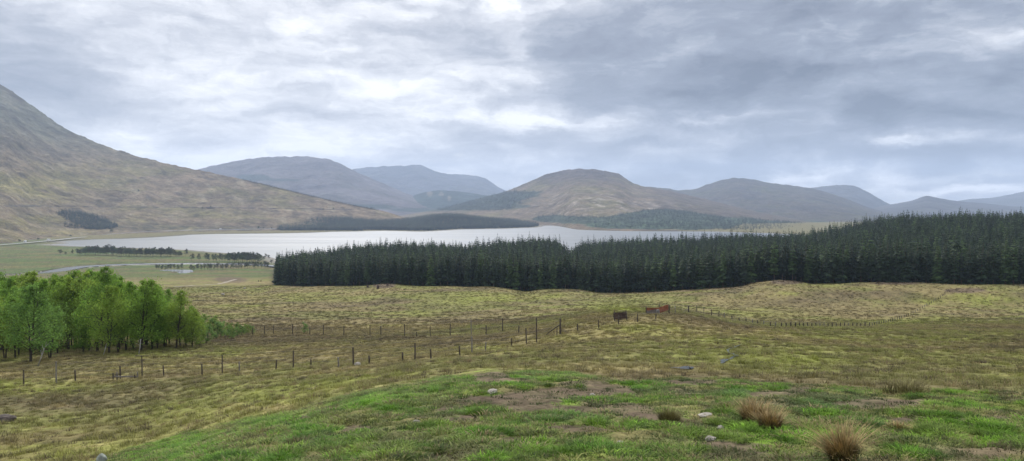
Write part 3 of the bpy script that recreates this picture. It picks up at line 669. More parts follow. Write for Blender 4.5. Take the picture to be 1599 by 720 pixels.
# rush clumps
RUSHM = simple_mat('dry_rush', (.30,.215,.095), .8, .55, 9., 0); RUSHG = simple_mat('green_rush', (.20,.18,.07), .8, .4, 3., 0)
DARKR = simple_mat('rush_base', (.085,.068,.028), .9, .4, 6., 0)
SHOOT = simple_mat('green_shoot', (.10,.16,.03), .8, .3, 6., 0)
def rush(u, v, h, rad, n, label, mat=RUSHM, seed=1, lean=0, name='rush_clump'):
    p = ground_at(u, v); e = empty(name, p, label=label, cat='rush clump', group='clumps of rushes on the knoll')
    a = tuft('stems', n, rad, h, .0075, .95, mat, seed, spread=.25, seg=4); COL.objects.link(a); a.parent = e
    b = tuft('thatch', int(n*.8), rad*.9, h*.5, .009, .7, DARKR, seed+50, spread=.4, seg=2); COL.objects.link(b); b.parent = e
    if mat is RUSHG: return e
    g = tuft('green_shoots', int(n*.3), rad*1.15, h*.55, .007, .9, SHOOT, seed+90, spread=.5, seg=3); COL.objects.link(g); g.parent = e
    if lean: e.rotation_euler = (0, lean, 0)
    return e
rush(1178, 660, .44, .19, 620, 'large round tan rush clump, the left one of the touching pair', seed=3)
rush(1203, 670, .38, .15, 450, 'tan rush clump leaning on the right of the large round one', seed=5)
rush(1318, 724, .52, .13, 520, 'tall pale straw rush clump fanned to the left at the bottom edge', seed=7, lean=-.18)
rush(1045, 660, .30, .17, 420, 'small brownish green rush clump left of the flat white stone', mat=RUSHG, seed=9)
rush(1405, 672, .15, .16, 240, 'low dead brown tuft right of the tall straw clump', seed=11)
rush(1408, 613, .42, .5, 160, 'thin green rushes at the far edge of the knoll on the right', mat=RUSHG, seed=13)
rush(1428, 614, .36, .35, 90, 'thin dull rushes just right of the green ones at the knoll edge', mat=RUSHG, seed=14)
# stones
STONE = simple_mat('pale_stone', (.27,.245,.205), .9, .25, 12., .5); BOULD = simple_mat('lichened_boulder', (.24,.26,.22), .9, .35, 9., .5)
def rock(u, v, sx, sy, sz, label, mat=STONE, name='stone', sink=.3, seed=1, group='pale stones lying in the turf', cat='stone'):
    p = ground_at(u, v); bm = bmesh.new(); bmesh.ops.create_icosphere(bm, subdivisions=4, radius=1)
    P = np.array([w.co[:] for w in bm.verts]); n = fbm(P[:, 0]*1.2+seed*5, P[:, 1]*1.2+P[:, 2]*1.7, 4, seed)
    n2 = np.abs(fbm(P[:, 0]*.8+seed, P[:, 2]*1.1-P[:, 1], 2, seed+9))
    kk = .35 if name == 'boulder' else 1.
    for w, a, b in zip(bm.verts, n, n2): w.co = Vector((w.co.x*sx, w.co.y*sy, w.co.z*sz))*(1+kk*(.28*a-.25*b))
    me = bpy.data.meshes.new(name); bm.to_mesh(me); bm.free(); me.materials.append(mat)
    for q in me.polygons: q.use_smooth = seed % 2 == 0
    o = bpy.data.objects.new(name, me); COL.objects.link(o); o.location = p+Vector((0, 0, sz*(1-sink)*.5)); o.rotation_euler = (0, 0, seed*1.3)
    return props(o, label, cat, group)
rock(769, 614, .17, .12, .07, 'pale flat stone just below the bare peat patch', seed=1)
rock(1101, 649, .16, .10, .03, 'flat white stone between the rush clumps', seed=3)
rock(1125, 671, .06, .05, .05, 'small white stone in grass left of the paired rush clumps', seed=4)
rock(1110, 688, .08, .07, .05, 'little pale stone lying below the flat white one', seed=5)
rock(968, 694, .09, .06, .03, 'thin grey stone in short turf at bottom centre', seed=6)
rock(650, 661, .07, .05, .04, 'small pale stone beside the trodden brown patch left of centre', seed=7)
rock(925, 618, .08, .06, .04, 'small pale stone among the mud in the middle of the knoll', seed=8)
b = rock(159, 724, .155, .14, .20, 'rounded grey-green boulder top at the bottom edge', mat=BOULD, name='boulder', seed=2, group=None, cat='boulder', sink=.2)
rock(20, 690-1, .5, .35, .2, 'low grey rock outcrop at the left edge of the moor', seed=10, mat=simple_mat('dark_rock', (.10,.09,.08), .9, .4, 5., .5), name='rock_outcrop', group=None, cat='rock') if False else None
rock(6, 658, .55, .45, .26, 'dark peaty rock outcrop at the left edge of the moor', seed=10, mat=simple_mat('dark_rock', (.085,.07,.06), .9, .4, 5., .5), name='rock_outcrop', group=None, cat='rock')
rock(558, 571, .3, .25, .2, 'whitish stone at the foot of a near fence post', seed=11, group=None)
rock(348, 461, .9, .7, .6, 'white boulder alone on the moor behind the last birches', seed=12, name='boulder', group=None, cat='boulder')
rock(382, 451, 1.0, .5, .5, 'white boulder up the moor near the plantation corner', seed=13, name='boulder', group=None, cat='boulder')
# ------------------------------------------------------------------ spruces
SPR = foliage_mat('spruce_needles', [(0, (.015,.026,.018)), (.22, (.023,.039,.023)), (.5, (.032,.053,.027)), (.68, (.040,.060,.033)), (.8, (.046,.078,.030)), (.93, (.062,.100,.036)), (1, (.068,.110,.038))], .2, noise=.5, nvar=.45)
BARK = simple_mat('spruce_bark', (.10,.075,.055), .9, .35, 2., 0)
def spruce_mesh(name, h, R, seed, whorls=30, full=False, per=7, pw=.78, lo=.10):
    r = random.Random(seed); v = []; f = []; z0 = .02 if full else lo
    for k in range(whorls):
        q = (k+r.random()*.6)/whorls; z = h*(z0+(1-z0)*q); rr = R*r.uniform(.82, 1.12)*(1-q)**pw*(1 if q > .1 or full else .75)+.12; m = max(3, int(per*(1-q)**.4+.5)); a0 = r.uniform(0, 6.28)
        for j in range(m):
            a = a0+6.283*j/m+r.uniform(-.3, .3); L = rr*r.uniform(.6, 1.25); w = L*r.uniform(.26, .42)+.10
            dr = L*r.uniform(.15, .5); up = L*r.uniform(0, .12)
            ca, sa = math.cos(a), math.sin(a); b = len(v)
            m1 = .55*L
            v += [(0, 0, z), (ca*m1-sa*w, sa*m1+ca*w, z-dr*.55), (ca*m1+sa*w, sa*m1-ca*w, z-dr*.55-r.uniform(0, .2)), (ca*L, sa*L, z-dr+up), (ca*m1, sa*m1, z-dr*.25+.12)]
            f += [(b, b+1, b+4), (b, b+4, b+2), (b+1, b+3, b+4), (b+4, b+3, b+2)]
            # hanging curtain of twigs
            b = len(v); m2 = L*r.uniform(.5, .8); hg = .15+.35*w
            v += [(ca*m1*.5, sa*m1*.5, z-dr*.2), (ca*L*.95, sa*L*.95, z-dr*.9), (ca*m2, sa*m2, z-dr*.6-hg)]; f += [(b, b+1, b+2)]
    b = len(v); v += [(0.07, 0, h*.93), (-.05, .06, h*.93), (-.05, -.06, h*.93), (0, 0, h*1.03)]; f += [(b, b+1, b+3), (b+1, b+2, b+3), (b+2, b, b+3)]
    return v, f
SV = []
for k in range(7):
    h = [16, 17, 18, 15.5, 17.5, 19, 16.5][k]; R = [3.0, 2.6, 3.2, 2.9, 2.5, 3.1, 3.5][k]
    v, f = spruce_mesh('crown', h, R, 60+k, whorls=[24,21,26,19,22,25,17][k], per=8, pw=[.78,.6,.95,.7,.5,.85,1.05][k], lo=[.08,.16,.06,.2,.12,.05,.06][k])
    c = mesh_obj('crown', v, f, SPR, link=False)
    t = MB().tube([(0, 0, -.5), (0, 0, h*.5), (0, 0, h*.97)], [.2, .13, .02], 6); tm = mesh_obj('trunk', [tuple(q) for q in t.v], t.f, BARK, link=False)
    SV.append((c, tm, h))
def place_spruce(x, y, s, label, k=None):
    c, t, h = SV[k if k is not None else random.randrange(7)]
    e = empty('spruce_tree', (x, y, gz(x, y)), random.uniform(0, 6.28), label=label, cat='spruce tree', group='spruces of the plantation edge'); e.scale = (s*random.uniform(.9, 1.15), s*random.uniform(.9, 1.15), s)
    for q in (t, c):
        o = q.copy(); COL.objects.link(o); o.parent = e
cand = []
for row in range(60):
    U = 423.0+random.uniform(0, 3)
    while U < 1800:
        Yl = float(pl(YF, U))+3+row*(3.1 if row < 6 else 3.4)+random.uniform(-.9, .9)
        if row == 0 and U < 428: Yl += 0
        cand.append(((U-800)/F*Yl, Yl, row, U)); U += (3.6+random.uniform(-.9, .9))*F/Yl
cand = [c for c in cand if not (c[3] < 425+c[2]*.5)]
front = [c for c in cand if c[2] < 3][:]
front.sort(key=lambda c: (c[2], random.random()))
front = [c for c in front if 400 < c[3] < 1612][:294]; fs = set(id(c) for c in front)
for (x, y, row, U) in front:
    if U < 436 and row == 0: lab = 'dark spruce standing at the very left corner of the plantation'; s = .95
    elif U < 780: lab = 'dark spruce in the left stretch of the plantation front, above the small sandy hummock'; s = random.uniform(.76, 1.06)
    elif U < 1160: lab = 'dark spruce in the middle stretch of the plantation front, behind the mound'; s = random.uniform(.78, 1.1)
    else: lab = 'dark spruce in the right stretch of the plantation front, right of the mound'; s = random.uniform(.78, 1.1)
    place_spruce(x, y, s, lab)
rest = [(c[0], c[1]) for c in cand if id(c) not in fs and c[2] >= 2]
yy = 210
while len(rest) < 16000 and yy < 900:                  # the body of the plantation
    yy += 4.3; xr = yy*.78; nx = int(2*xr/4.3)
    xs = np.linspace(-xr, xr, nx)+rng.uniform(-1.6, 1.6, nx); ys = yy+rng.uniform(-1.6, 1.6, nx); Us = 800+F*xs/ys
    ok = (Us > 426+ (ys-400)*.02) & (Us < 1800) & (ys > pl(YF, Us)+3+5*3.2+140) & (ys < pl(YB, Us)+25)
    gap = np.exp(-((Us-888)/np.where(ys > 720, 15, 8))**2)*(ys > 650); ok &= gap < .5
    rest += list(zip(xs[ok], ys[ok]))
rest = np.array(rest); zr = terrain(rest[:, 0], rest[:, 1]); n = len(rest); print('plantation', n)
UU = 800+F*rest[:, 0]/rest[:, 1]
scl = np.where(rng.random(n) < .05, rng.uniform(1.1, 1.25, n), rng.uniform(.62, 1.08, n))*(1+.10*fbm(rest[:, 0]/30, rest[:, 1]/30, 2, 601))
instancer('conifer_plantation', np.stack([rest[:, 0], rest[:, 1], zr], 1), rng.uniform(0, 6.28, n), np.stack([scl*1.15, scl*1.15, scl], 1), None, [q[0] for q in SV],
          label='dense mass of dark spruces filling the plantation behind its front rows', cat='plantation')
# far woods
SPF = foliage_mat('far_conifer', [(0, (.012,.021,.015)), (.5, (.017,.030,.019)), (.85, (.024,.042,.023)), (1, (.032,.055,.028))], 0, noise=.02, nvar=.35)
FV = []
for k in range(4):
    v, f = spruce_mesh('far_crown', 17, 3.4, 90+k, whorls=9, full=True, per=6); FV.append(mesh_obj('far_crown', v, f, SPF, link=False))
def wood(name, pts, label, sc=(.7, 1.15), srcs=None, wide=1.35):
    P = np.array(pts); n = len(P); s = rng.uniform(sc[0], sc[1], n)
    return instancer(name, P, rng.uniform(0, 6.28, n), np.stack([s*wide, s*wide, s], 1), None, srcs or FV, label=label, cat='wood')
# small wood on the mountainside
bm_ = [(88,336),(92,333),(100,331),(112,333),(128,335),(142,339),(156,343),(172,349),(185,355),(182,359),(160,361),(140,361),(118,359),(98,357),(97,353),(115,351),(100,344)]
BP = np.array(bm_, float); pts = []
j, i = np.meshgrid(np.arange(0, M1['U'].shape[1]-1), np.arange(0, M1['U'].shape[0]-1)); tot = 0
def cells(M, mask, dens):
    out = []
    ii, jj = np.nonzero(mask[:-1, :-1])
    X, Y, Z = M['X'], M['Y'], M['Z']
    area = np.abs((X[ii, jj+1]-X[ii, jj])*(Y[ii+1, jj]-Y[ii, jj])); cnt = rng.poisson(area*dens)
    for a, b, k in zip(ii, jj, cnt):
        for _ in range(k):
            p, q = rng.random(2)
            out.append((X[a, b]*(1-q)+X[a, b+1]*q+(X[a+1, b]-X[a, b])*p, Y[a, b]+(Y[a+1, b]-Y[a, b])*p, Z[a, b]*(1-p)*(1-q)+Z[a, b+1]*(1-p)*q+Z[a+1, b]*p*(1-q)+Z[a+1, b+1]*p*q-.8))
    return out
msk = poly_sd(BP, M1['U'].ravel(), M1['V'].ravel()+2.5).reshape(M1['U'].shape) < 0
pts = cells(M1, msk & (M1['t'] < .8), 1/11.); print('hill wood', len(pts))
wood('hillside_wood', pts, 'small dark conifer wood low on the left mountainside', sc=(.5, .8))
# scrub and woods at the foot of the broad hill
U4, V4 = M4['U'], M4['V']; sh = U4.shape; xx, yy4 = M4['X'], M4['Y']
lo = blobs([(870,342,42,6,1.2),(960,348,60,9,1.1),(1050,344,80,13,1.2),(1130,350,70,9,1.2),(1030,333,40,6,.8),(1200,352,70,7,1.)], U4.ravel(), V4.ravel(), 0).reshape(sh)+.35*fbm(xx/120, yy4/120, 4, 397)
pts = cells(M4, (lo > .55) & (M4['t'] < .7) & (M4['t'] > .004), 1/260.); print('foot wood', len(pts))
wood('lochside_wood', pts, 'blue-green woodland along the far shore below the broad brown hill', sc=(.45, .85), wide=1.8)
w = (U4 < 845-(V4-298)*1.6+30*fbm(xx/120, yy4/120, 3, 397)) & (V4 > 298) & (V4 < 329) & (U4 > 640)
pts = cells(M4, w & (M4['t'] < .98), 1/420.); print('shoulder wood', len(pts))
wood('shoulder_wood', pts, 'dark conifer wood covering the left shoulder of the broad hill', sc=(.7, 1.1), wide=1.9)
# spit
x, y, z, U = scatter(22000, 2240, 2950, 428, 860, 1)
zl = z-LOCH; m = (zl > 1.1) & ~((U > 566) & (U < 600) & (y < 2310)) & (U > 433) & (y < 2900) & ~((U > 830) & (y < 2500))
x, y, z = keep(m, x, y, z); print('spit', len(x))
wood('spit_wood', np.stack([x, y, z-.5], 1), 'long dark wood on the spit reaching into the loch from the left shore', sc=(.75, 1.15))
# dark wood edging the ridge of the left slope
pts = []
for u in np.arange(380, 592, .55):
    v = float(pl([(380,280.5),(450,297),(500,309),(550,320),(600,330)], u)); p = on_mesh(M1, u, v+.6); pts.append((p[0], p[1], p[2]-1.5+random.uniform(-1, 1)))
wood('ridge_wood', pts, 'thin dark line of conifers along the crest of the left slope', sc=(.35, .7))
# ------------------------------------------------------------------ broadleaf trees
def grow(seed, h, stems=1, crown_lo=.3, width=.32, nleaf=5200, leaf=.11, nb=26, lean=0, airy=1.0, up=0.):
    r = random.Random(seed); wood_ = MB(); tips = []
    for s in range(stems):
        az = r.uniform(0, 6.28); off = .25*s*h*.03; ln = (.10*r.random()+(.12 if stems > 1 else .02))
        pts = []; hh = h*r.uniform(.82, 1.0) if s else h
        bx, by = math.cos(az)*off, math.sin(az)*off; K = 8
        for k in range(K+1):
            t = k/K; pts.append(Vector((bx+math.cos(az)*ln*hh*t**1.2+lean*hh*t+r.uniform(-.02, .02)*h*t, by+math.sin(az)*ln*hh*t**1.2+r.uniform(-.02, .02)*h*t, hh*t*.94-.3*(k == 0))))
        r0 = .017*h/(stems**.4); wood_.tube(pts, [r0*(1-.88*k/K) for k in range(K+1)], 7)
        for b in range(nb//stems+3):
            t = crown_lo*.8+(1-crown_lo*.8)*((b+r.random())/(nb//stems+3)); i = min(int(t*K), K-1); p = pts[i].lerp(pts[i+1], t*K-i)
            a = r.uniform(0, 6.28); L = h*width*(math.sin(min(1, (1-t)*1.25+.12)*math.pi*.5))*r.uniform(.65, 1.15)*(.65+.35*min(1, (t-crown_lo*.8)/.15)); el = r.uniform(.25, .9)+up
            d = Vector((math.cos(a)*math.cos(el), math.sin(a)*math.cos(el), math.sin(el))); q = p+d*L*.5; e = p+d*L+Vector((0, 0, -L*.12))
            rb = r0*(1-.88*t)*.5; wood_.tube([p, q, e], [rb, rb*.6, rb*.2], 4, cap=False)
            tips += [(q.lerp(e, r.random()), L) for _ in range(2)]+[(e, L), (e+Vector((r.uniform(-.25, .25), r.uniform(-.25, .25), r.uniform(-.2, .3)))*L, L)]
            for _ in range(2):
                d2 = (d+Vector((r.uniform(-.8, .8), r.uniform(-.8, .8), r.uniform(-.3, .6)))).normalized(); e2 = q+d2*L*.5
                wood_.tube([q, e2], [rb*.5, rb*.15], 3, cap=False); tips += [(e2, L*.8), (q.lerp(e2, .6), L*.7)]
    n = nleaf; R = np.random.default_rng(seed); ti = R.integers(0, len(tips), n); C = np.array([tips[i][0][:] for i in ti]); SL = np.array([tips[i][1] for i in ti])
    P = C+R.normal(0, 1, (n, 3))*(np.clip(SL*.17, .12, .6)*airy)[:, None]*np.array([1, 1, .75])
    A = R.normal(0, 1, (n, 3)); A /= np.linalg.norm(A, axis=1)[:, None]; B = np.cross(A, R.normal(0, 1, (n, 3))); B /= np.linalg.norm(B, axis=1)[:, None]
    l = leaf*R.uniform(.6, 1.3, (n, 1)); V = np.stack([P-A*l, P+B*l*.6, P+A*l, P-B*l*.6], 1).reshape(-1, 3)
    Fc = np.arange(4*n).reshape(-1, 4)
    return wood_, V, Fc
LEAF = foliage_mat('birch_leaves', [(0, (.165,.285,.045)), (.3, (.150,.265,.045)), (.6, (.175,.295,.045)), (.85, (.205,.300,.048)), (1, (.215,.295,.05))], .5, noise=.5, nvar=.3)
LEAFB = foliage_mat('dark_willow_leaves', [(0, (.14,.25,.055)), (1, (.15,.26,.055))], .5, noise=.6, nvar=.3)
def birch_bark():
    m, nt, b = new_mat('birch_bark'); L = nt.links; tc = N(nt, 'ShaderNodeTexCoord'); mp = N(nt, 'ShaderNodeMapping'); mp.inputs['Scale'].default_value = (2, 2, 7)
    no = N(nt, 'ShaderNodeTexNoise'); no.inputs['Scale'].default_value = 1.2; no.inputs['Detail'].default_value = 4; cr = N(nt, 'ShaderNodeValToRGB')
    cr.color_ramp.elements[0].position = .62; cr.color_ramp.elements[0].color = (.045,.038,.03, 1); cr.color_ramp.elements[1].position = .8; cr.color_ramp.elements[1].color = (.34,.33,.30, 1)
    L.new(tc.outputs['Object'], mp.inputs[0]); L.new(mp.outputs[0], no.inputs['Vector']); L.new(no.outputs['Fac'], cr.inputs[0]); L.new(cr.outputs[0], b.inputs['Base Color']); b.inputs['Roughness'].default_value = .8
    return m
BB = birch_bark(); WB = simple_mat('white_birch_bark', (.30,.29,.26), .8, .3, 3., 0); AB = simple_mat('alder_bark', (.09,.075,.06), .9, .3, 3., 0)
BV = []
for k, (h, st, lo, wd, nl) in enumerate([(9.5,2,.24,.30,7000),(10,2,.22,.28,7000),(9,4,.2,.31,7200),(8.5,3,.14,.33,7000),(10,3,.26,.28,7200),(8,2,.12,.33,6800)]):
    w_, V, Fc = grow(700+k, h, st, lo, wd, nl, leaf=.095, nb=46, airy=1.3, up=.12); BV.append((w_, V, Fc, h))
BMESH = []
for (w_, V, Fc, h) in BV:
    BMESH.append((mesh_obj('trunk', [tuple(q) for q in w_.v], w_.f, BB, link=False), mesh_obj('crown', V, Fc, LEAF, link=False), h))
BMESHB = [(t, (lambda o: (o.data.materials.clear(), o.data.materials.append(LEAFB), o)[2])(mesh_obj('crown', BV[k][1], BV[k][2], LEAFB, link=False)), h) for k, (t, c, h) in enumerate(BMESH[:4])]
def place_tree(name, srcs, p, hgt, label, cat, group, k=None, wide=1.0, sink=0.1):
    t, c, h = srcs[k % len(srcs) if k is not None else random.randrange(len(srcs))]; s = hgt/h
    e = empty(name, (p[0], p[1], p[2]-sink), random.uniform(0, 6.28), label=label, cat=cat, group=group); e.scale = (s*wide, s*wide, s)
    for q in (t, c):
        o = q.copy(); COL.objects.link(o); o.parent = e
    return e
G1 = 'birches of the copse on the left'
spec = [ # u, v base, v top, variant, label, wide
 (48,566,447,3,'blue-green leafy tree standing foremost in the copse, short dark trunk',1.05,'b'),
 (8,561,470,2,'dark-stemmed birch at the left picture edge in front of the copse',1.0,'a'),
 (24,560,462,0,'thin birch just left of the blue-green foremost tree',.9,'a'),
 (78,560,480,2,'many-stemmed birch leaning out just right of the foremost tree',1.0,'b'),
 (107,546,432,4,'tall straight birch with one thick bare dark trunk, left of centre in the copse',.8,'a'),
 (127,545,426,2,'tall birch with crossed stems right of the thick straight trunk',.85,'a'),
 (151,550,420,1,'tallest birch of the copse, slender, with its yellow-green top on the skyline',.9,'a'),
 (170,553,445,3,'full leafy birch right under the tallest one',.85,'a'),
 (186,546,440,4,'birch with several dark stems in the middle of the copse',.8,'a'),
 (197,548,442,0,'narrow birch right of the middle stems',.8,'a'),
 (219,549,437,3,'broad birch with a thick fan of dark stems',.95,'a'),
 (238,546,452,5,'rounded birch right of the fan-stemmed one',.85,'a'),
 (275,544,455,1,'open birch standing apart near the right end of the copse',.95,'a'),
 (258,541,480,2,'small birch filling the gap left of the open one',.9,'a'),
 (300,543,482,5,'short rounded birch at the right end of the copse',.95,'a'),
 (290,540,478,0,'short birch behind the right end of the copse',.9,'a')]
for (u, v, vt, k, lab, wd, ty) in spec:
    p = ground_at(u, v); hh = (v-vt)/F*p.y*1.06; place_tree('birch_tree', BMESHB if ty == 'b' else BMESH, p, hh, lab, 'birch tree', G1, k, wd*1.05)
for (u, v, vt) in [(-25,558,440),(-40,550,430),(2,548,432),(16,545,436),(32,543,438),(60,545,434),(72,543,428),(88,545,432),(95,541,436),(118,541,434),(140,541,432),(160,541,436),(178,541,438),(205,540,442),(228,540,444),(246,540,450),(40,538,432),(-10,538,430),(265,538,462),(64,551,470),(140,549,470),(90,552,485),(208,545,470),(112,543,480),(20,540,428),(52,540,425),(80,539,427),(104,539,424),(130,538,421),(150,538,424),(172,538,428),(192,538,434),(218,538,438),(240,538,446),(-5,540,425),(258,542,466),(282,541,474),(30,556,490),(130,552,490),(185,551,480),(245,547,490)]:
    p = ground_at(u, v); place_tree('birch_tree', BMESH, p, (v-vt)/F*p.y*random.uniform(.96, 1.10), 'leafy green birch packed in behind the front row of the copse', 'birch tree', 'birches packed in the back of the copse', None, .95)
# the sapling poking above at the left
p = ground_at(32, 540); 
# white leaning stems
def stem(u0, v0, u1, v1, r, label):
    p = ground_at(u0, v0); q = Vector((((u1-CU)/F)*p.y, p.y+.3, p.z+(v0-v1)/F*p.y)); e = empty('birch_tree', p, label=label, cat='birch tree')
    m = MB().tube([Vector((0, 0, -.2)), (q-p)*.5+Vector((.06, 0, 0)), q-p], [r, r*.8, r*.4], 7); m.build('trunk', WB, e, True)
    t = MB()
    for k in range(5):
        a = (q-p)*(.5+.1*k); t.tube([a, a+Vector((random.uniform(-.5, .5), random.uniform(-.5, .5), .4))], [r*.3, r*.1], 4)
    t.build('branch', WB, e)
stem(58, 572, 66, 535, .07, 'bare white birch leaning beside the foremost tree')
stem(160, 556, 161, 537, .05, 'short bare white birch in front of the full leafy birch')
stem(216, 554, 215, 530, .06, 'slim bare white birch under the fan-stemmed birch')
# trailing bushes
BUSH = []
LEAFC = foliage_mat('bush_leaves', [(0, (.15,.25,.08)), (.5, (.15,.24,.06)), (1, (.2,.27,.06))], .45, noise=.6, nvar=.25)
for k in range(4):
    w_, V, Fc = grow(760+k, 3.2, 3, .12, .36, 1500, .085, 16); BUSH.append((mesh_obj('trunk', [tuple(q) for q in w_.v], w_.f, AB, link=False), mesh_obj('crown', V, Fc, LEAFC, link=False), 3.2))
for (u, v, hp) in [(306,533,42),(316,531,40),(322,536,30),(330,527,34),(338,530,34),(345,527,26),(352,528,26),(358,526,20),(365,525,22),(371,526,16),(378,524,18),(386,523,18),(393,522,16),(374,522,14),(362,530,18),(312,541,26),(296,535,40)]:
    p = ground_at(u, v); place_tree('bush', BUSH, p, hp/F*p.y, 'small green bush in the low line trailing right from the copse', 'bush', 'bushes trailing from the copse', None, 1.1, .05)
p = ground_at(476, 521); place_tree('sapling', BUSH, p, 19/F*p.y, 'lone yellow-green sapling beside the far deer fence', 'sapling', None, 1, .8, .05)
p = ground_at(813, 516)
# valley trees: sparse crowned alders
ALD = foliage_mat('alder_twigs', [(0, (.060,.062,.038)), (.5, (.052,.060,.034)), (.8, (.055,.080,.035)), (1, (.065,.100,.040))], .2, noise=.1, nvar=.3)
AV = []
for k in range(5):
    w_, V, Fc = grow(800+k, 13, [1,2,2,1,3][k], .32, .36, 1500, .30, 22, airy=1.2); AV.append((mesh_obj('trunk', [tuple(q) for q in w_.v], w_.f, AB, link=False), mesh_obj('crown', V, Fc, ALD, link=False), 13))
def alder(u, v, hp, label, group, wd=1.0):
    s, t = pix(u, v); Y = 69.2/float(t); x = float(s)*Y; Y2 = Y
    place_tree('alder_tree', AV, (x, Y2, gz(x, Y2)), hp/F*Y, label, 'tree', group, None, wd, .2)
alder(94, 397.8, 9, 'lone round bare tree at the left of the riverside tree line', None, 1.2)
alder(102, 397.8, 5, 'tiny bare tree next to the lone round one', None, 1.3)
alder(113, 398, 9, 'thin bare tree between the lone round one and the tree line', None, .7)
for u in np.arange(121, 188, 2.6): alder(u+random.uniform(-1, 1), 398.2+random.uniform(-.8, .6)+(u-120)*.012, random.uniform(11, 18) if 132 < u < 182 else random.uniform(8, 12), 'grey leafless tree in the left part of the riverside tree line', 'riverside tree line, left part')
for u in np.arange(188, 284, 2.5): alder(u+random.uniform(-1, 1), 400.2+random.uniform(-.8, .6)+(u-190)*.008, random.uniform(11, 16) if u < 275 else 9, 'grey-green tree in the dense middle part of the riverside tree line', 'riverside tree line, middle part')
alder(299, 407.5, 12, 'single tree standing forward on the green between the two clumps', None, 1.2)
alder(290, 400, 12, 'taller bare tree ending the riverside tree line on the right', None, .9)
for u in (311, 322, 326, 333, 338, 343, 347, 351, 355): alder(u, 408+random.uniform(-.5, .8), random.uniform(11, 15), 'thin-trunked bare tree left of the rounded dark clump', 'thin bare trees left of the rounded clump', .8)
for u in np.arange(358, 406, 2.9): alder(u, 409.5+random.uniform(-1, 1), 17.5-abs(u-380)*.10+random.uniform(-1, .5), 'tree in the rounded dark clump on the river bank', 'rounded dark clump on the river bank', 1.15)
for u in (244, 248, 253, 258, 262, 267, 272, 278, 284): alder(u, 420.5+random.uniform(-.6, .6), random.uniform(8, 11), 'small bare tree standing behind the bright pool', 'small trees behind the bright pool', .9)
for u in np.arange(298, 424, 4.2): alder(u+random.uniform(-1.2, 1.2), (422.5-(u-300)*.04)+random.uniform(-.6, .6), random.uniform(8, 12), 'small bare tree in the sparse line between the pool and the plantation', 'sparse trees between pool and plantation', .85)
for u, v in ((412, 406), (420, 404), (424, 410), (415, 402)): alder(u, v, 7, 'low bare tree on the loch shore at the plantation corner', 'low trees at the plantation corner', 1.1)
# scattered scrub on the mountainside
SC = []
for k in range(3):
    v, f = [], []
    w_, V, Fc = grow(850+k, 6, 3, .1, .5, 260, .5, 12, airy=1.3); SC.append((mesh_obj('trunk', [tuple(q) for q in w_.v], w_.f, AB, link=False), mesh_obj('crown', V, Fc, ALD, link=False), 6))
for (u, v, lab) in [(60,374.5,'round dark bush on the road verge at the left end of the loch'),(110,370.5,'dark bush beside the road nearest the water'),(30,377.5,'small dark bush above the road at the left edge'),(218,299,'lone bush halfway up the mountainside'),(330,325,'largest bush on the railway line'),(318,326,'bush just left of the largest railway bush'),(175,362,'bush by the right corner of the small hillside wood'),(412,357,'green scrub bush by the shore road left of the spit'),(403,356.5,'second green scrub bush by the shore road'),(424,357,'scrub bush touching the left end of the spit wood'),(520,327,'bush near the right end of the railway line'),(580,327,'dark bush at the tail of the left slope'),(505,328,'bush left of the one near the railway end')]:
    q = on_mesh(M1, u, v); place_tree('bush', SC, q, random.uniform(5, 8.5), lab, 'bush', 'bushes scattered on the mountainside', None, 1.1, .5)
# ------------------------------------------------------------------ fences
POST = simple_mat('weathered_post', (.085,.070,.055), .9, .4, 4., .2); POSTL = simple_mat('grey_post', (.20,.18,.155), .9, .3, 4., .2); WIRE = simple_mat('fence_wire', (.16,.155,.15), .6, .1, 2., 0, .3)
def post_mesh(h, r, parent, loc, mat=POST, lean=(0, 0), name='post'):
    m = MB().tube([(0, 0, -.3), (lean[0]*.5, lean[1]*.5, h*.5), (lean[0], lean[1], h-.02), (lean[0], lean[1], h)], [r, r*.97, r*.95, r*.6], 8)
    o = m.build(name, mat, parent); o.location = loc; return o
def fence(name, posts, label, cat='fence', r=.055, wires=(.35, .65, .95), thick=None, wr=.006, extra=None, wiremat=None):
    P = [(ground_at(u, vb, ymin=30), (vb-vt)) for u, vb, vt in posts]; o0 = P[0][0]
    e = empty(name, o0, label=label, cat=cat); tops = []
    for i, (p, hp) in enumerate(P):
        h = max(.6, hp/F*p.y); rr = r*(1.5 if thick and i in thick else 1)*random.uniform(.85, 1.15)
        ln = (random.uniform(-.05, .05), random.uniform(-.05, .05)); post_mesh(h, rr, e, p-o0, POSTL if random.random() < .2 else POST, ln); tops.append((p-o0, h))
    hm = sorted(t[1] for t in tops)[len(tops)//2]
    for w in wires:
        m = MB()
        for (a, ha), (b, hb) in zip(tops[:-1], tops[1:]):
            q = Vector((0, 0, w*hm)); mid = (a+b)/2+q-Vector((0, 0, .02*(b-a).length*.2)); m.tube([a+q, mid, b+q], wr, 4, cap=False)
        m.build('wire', WIRE, e)
    return e, tops, o0
near = [(37,600,577),(88,599,564),(118,595,578),(188,592,571),(256,587,570),(316,587,568),(347,583,554),(374,581,565),(431,577,562),(458,576,547),(486,574,561),(529,574,558),(552,571,542),(577,569,555),(629,564,550),(648,563,535),(673,560,545),(718,555,540),(737,552,525),(758,549,534),(799,541,528),(822,538,512),(838,535,496),(875,522,497)]
e, tops, o0 = fence('deer_fence', near, 'near wire fence of alternating tall and short posts crossing the moor', wires=(.5, .8, 1.1, 1.5), thick=[23], r=.062)
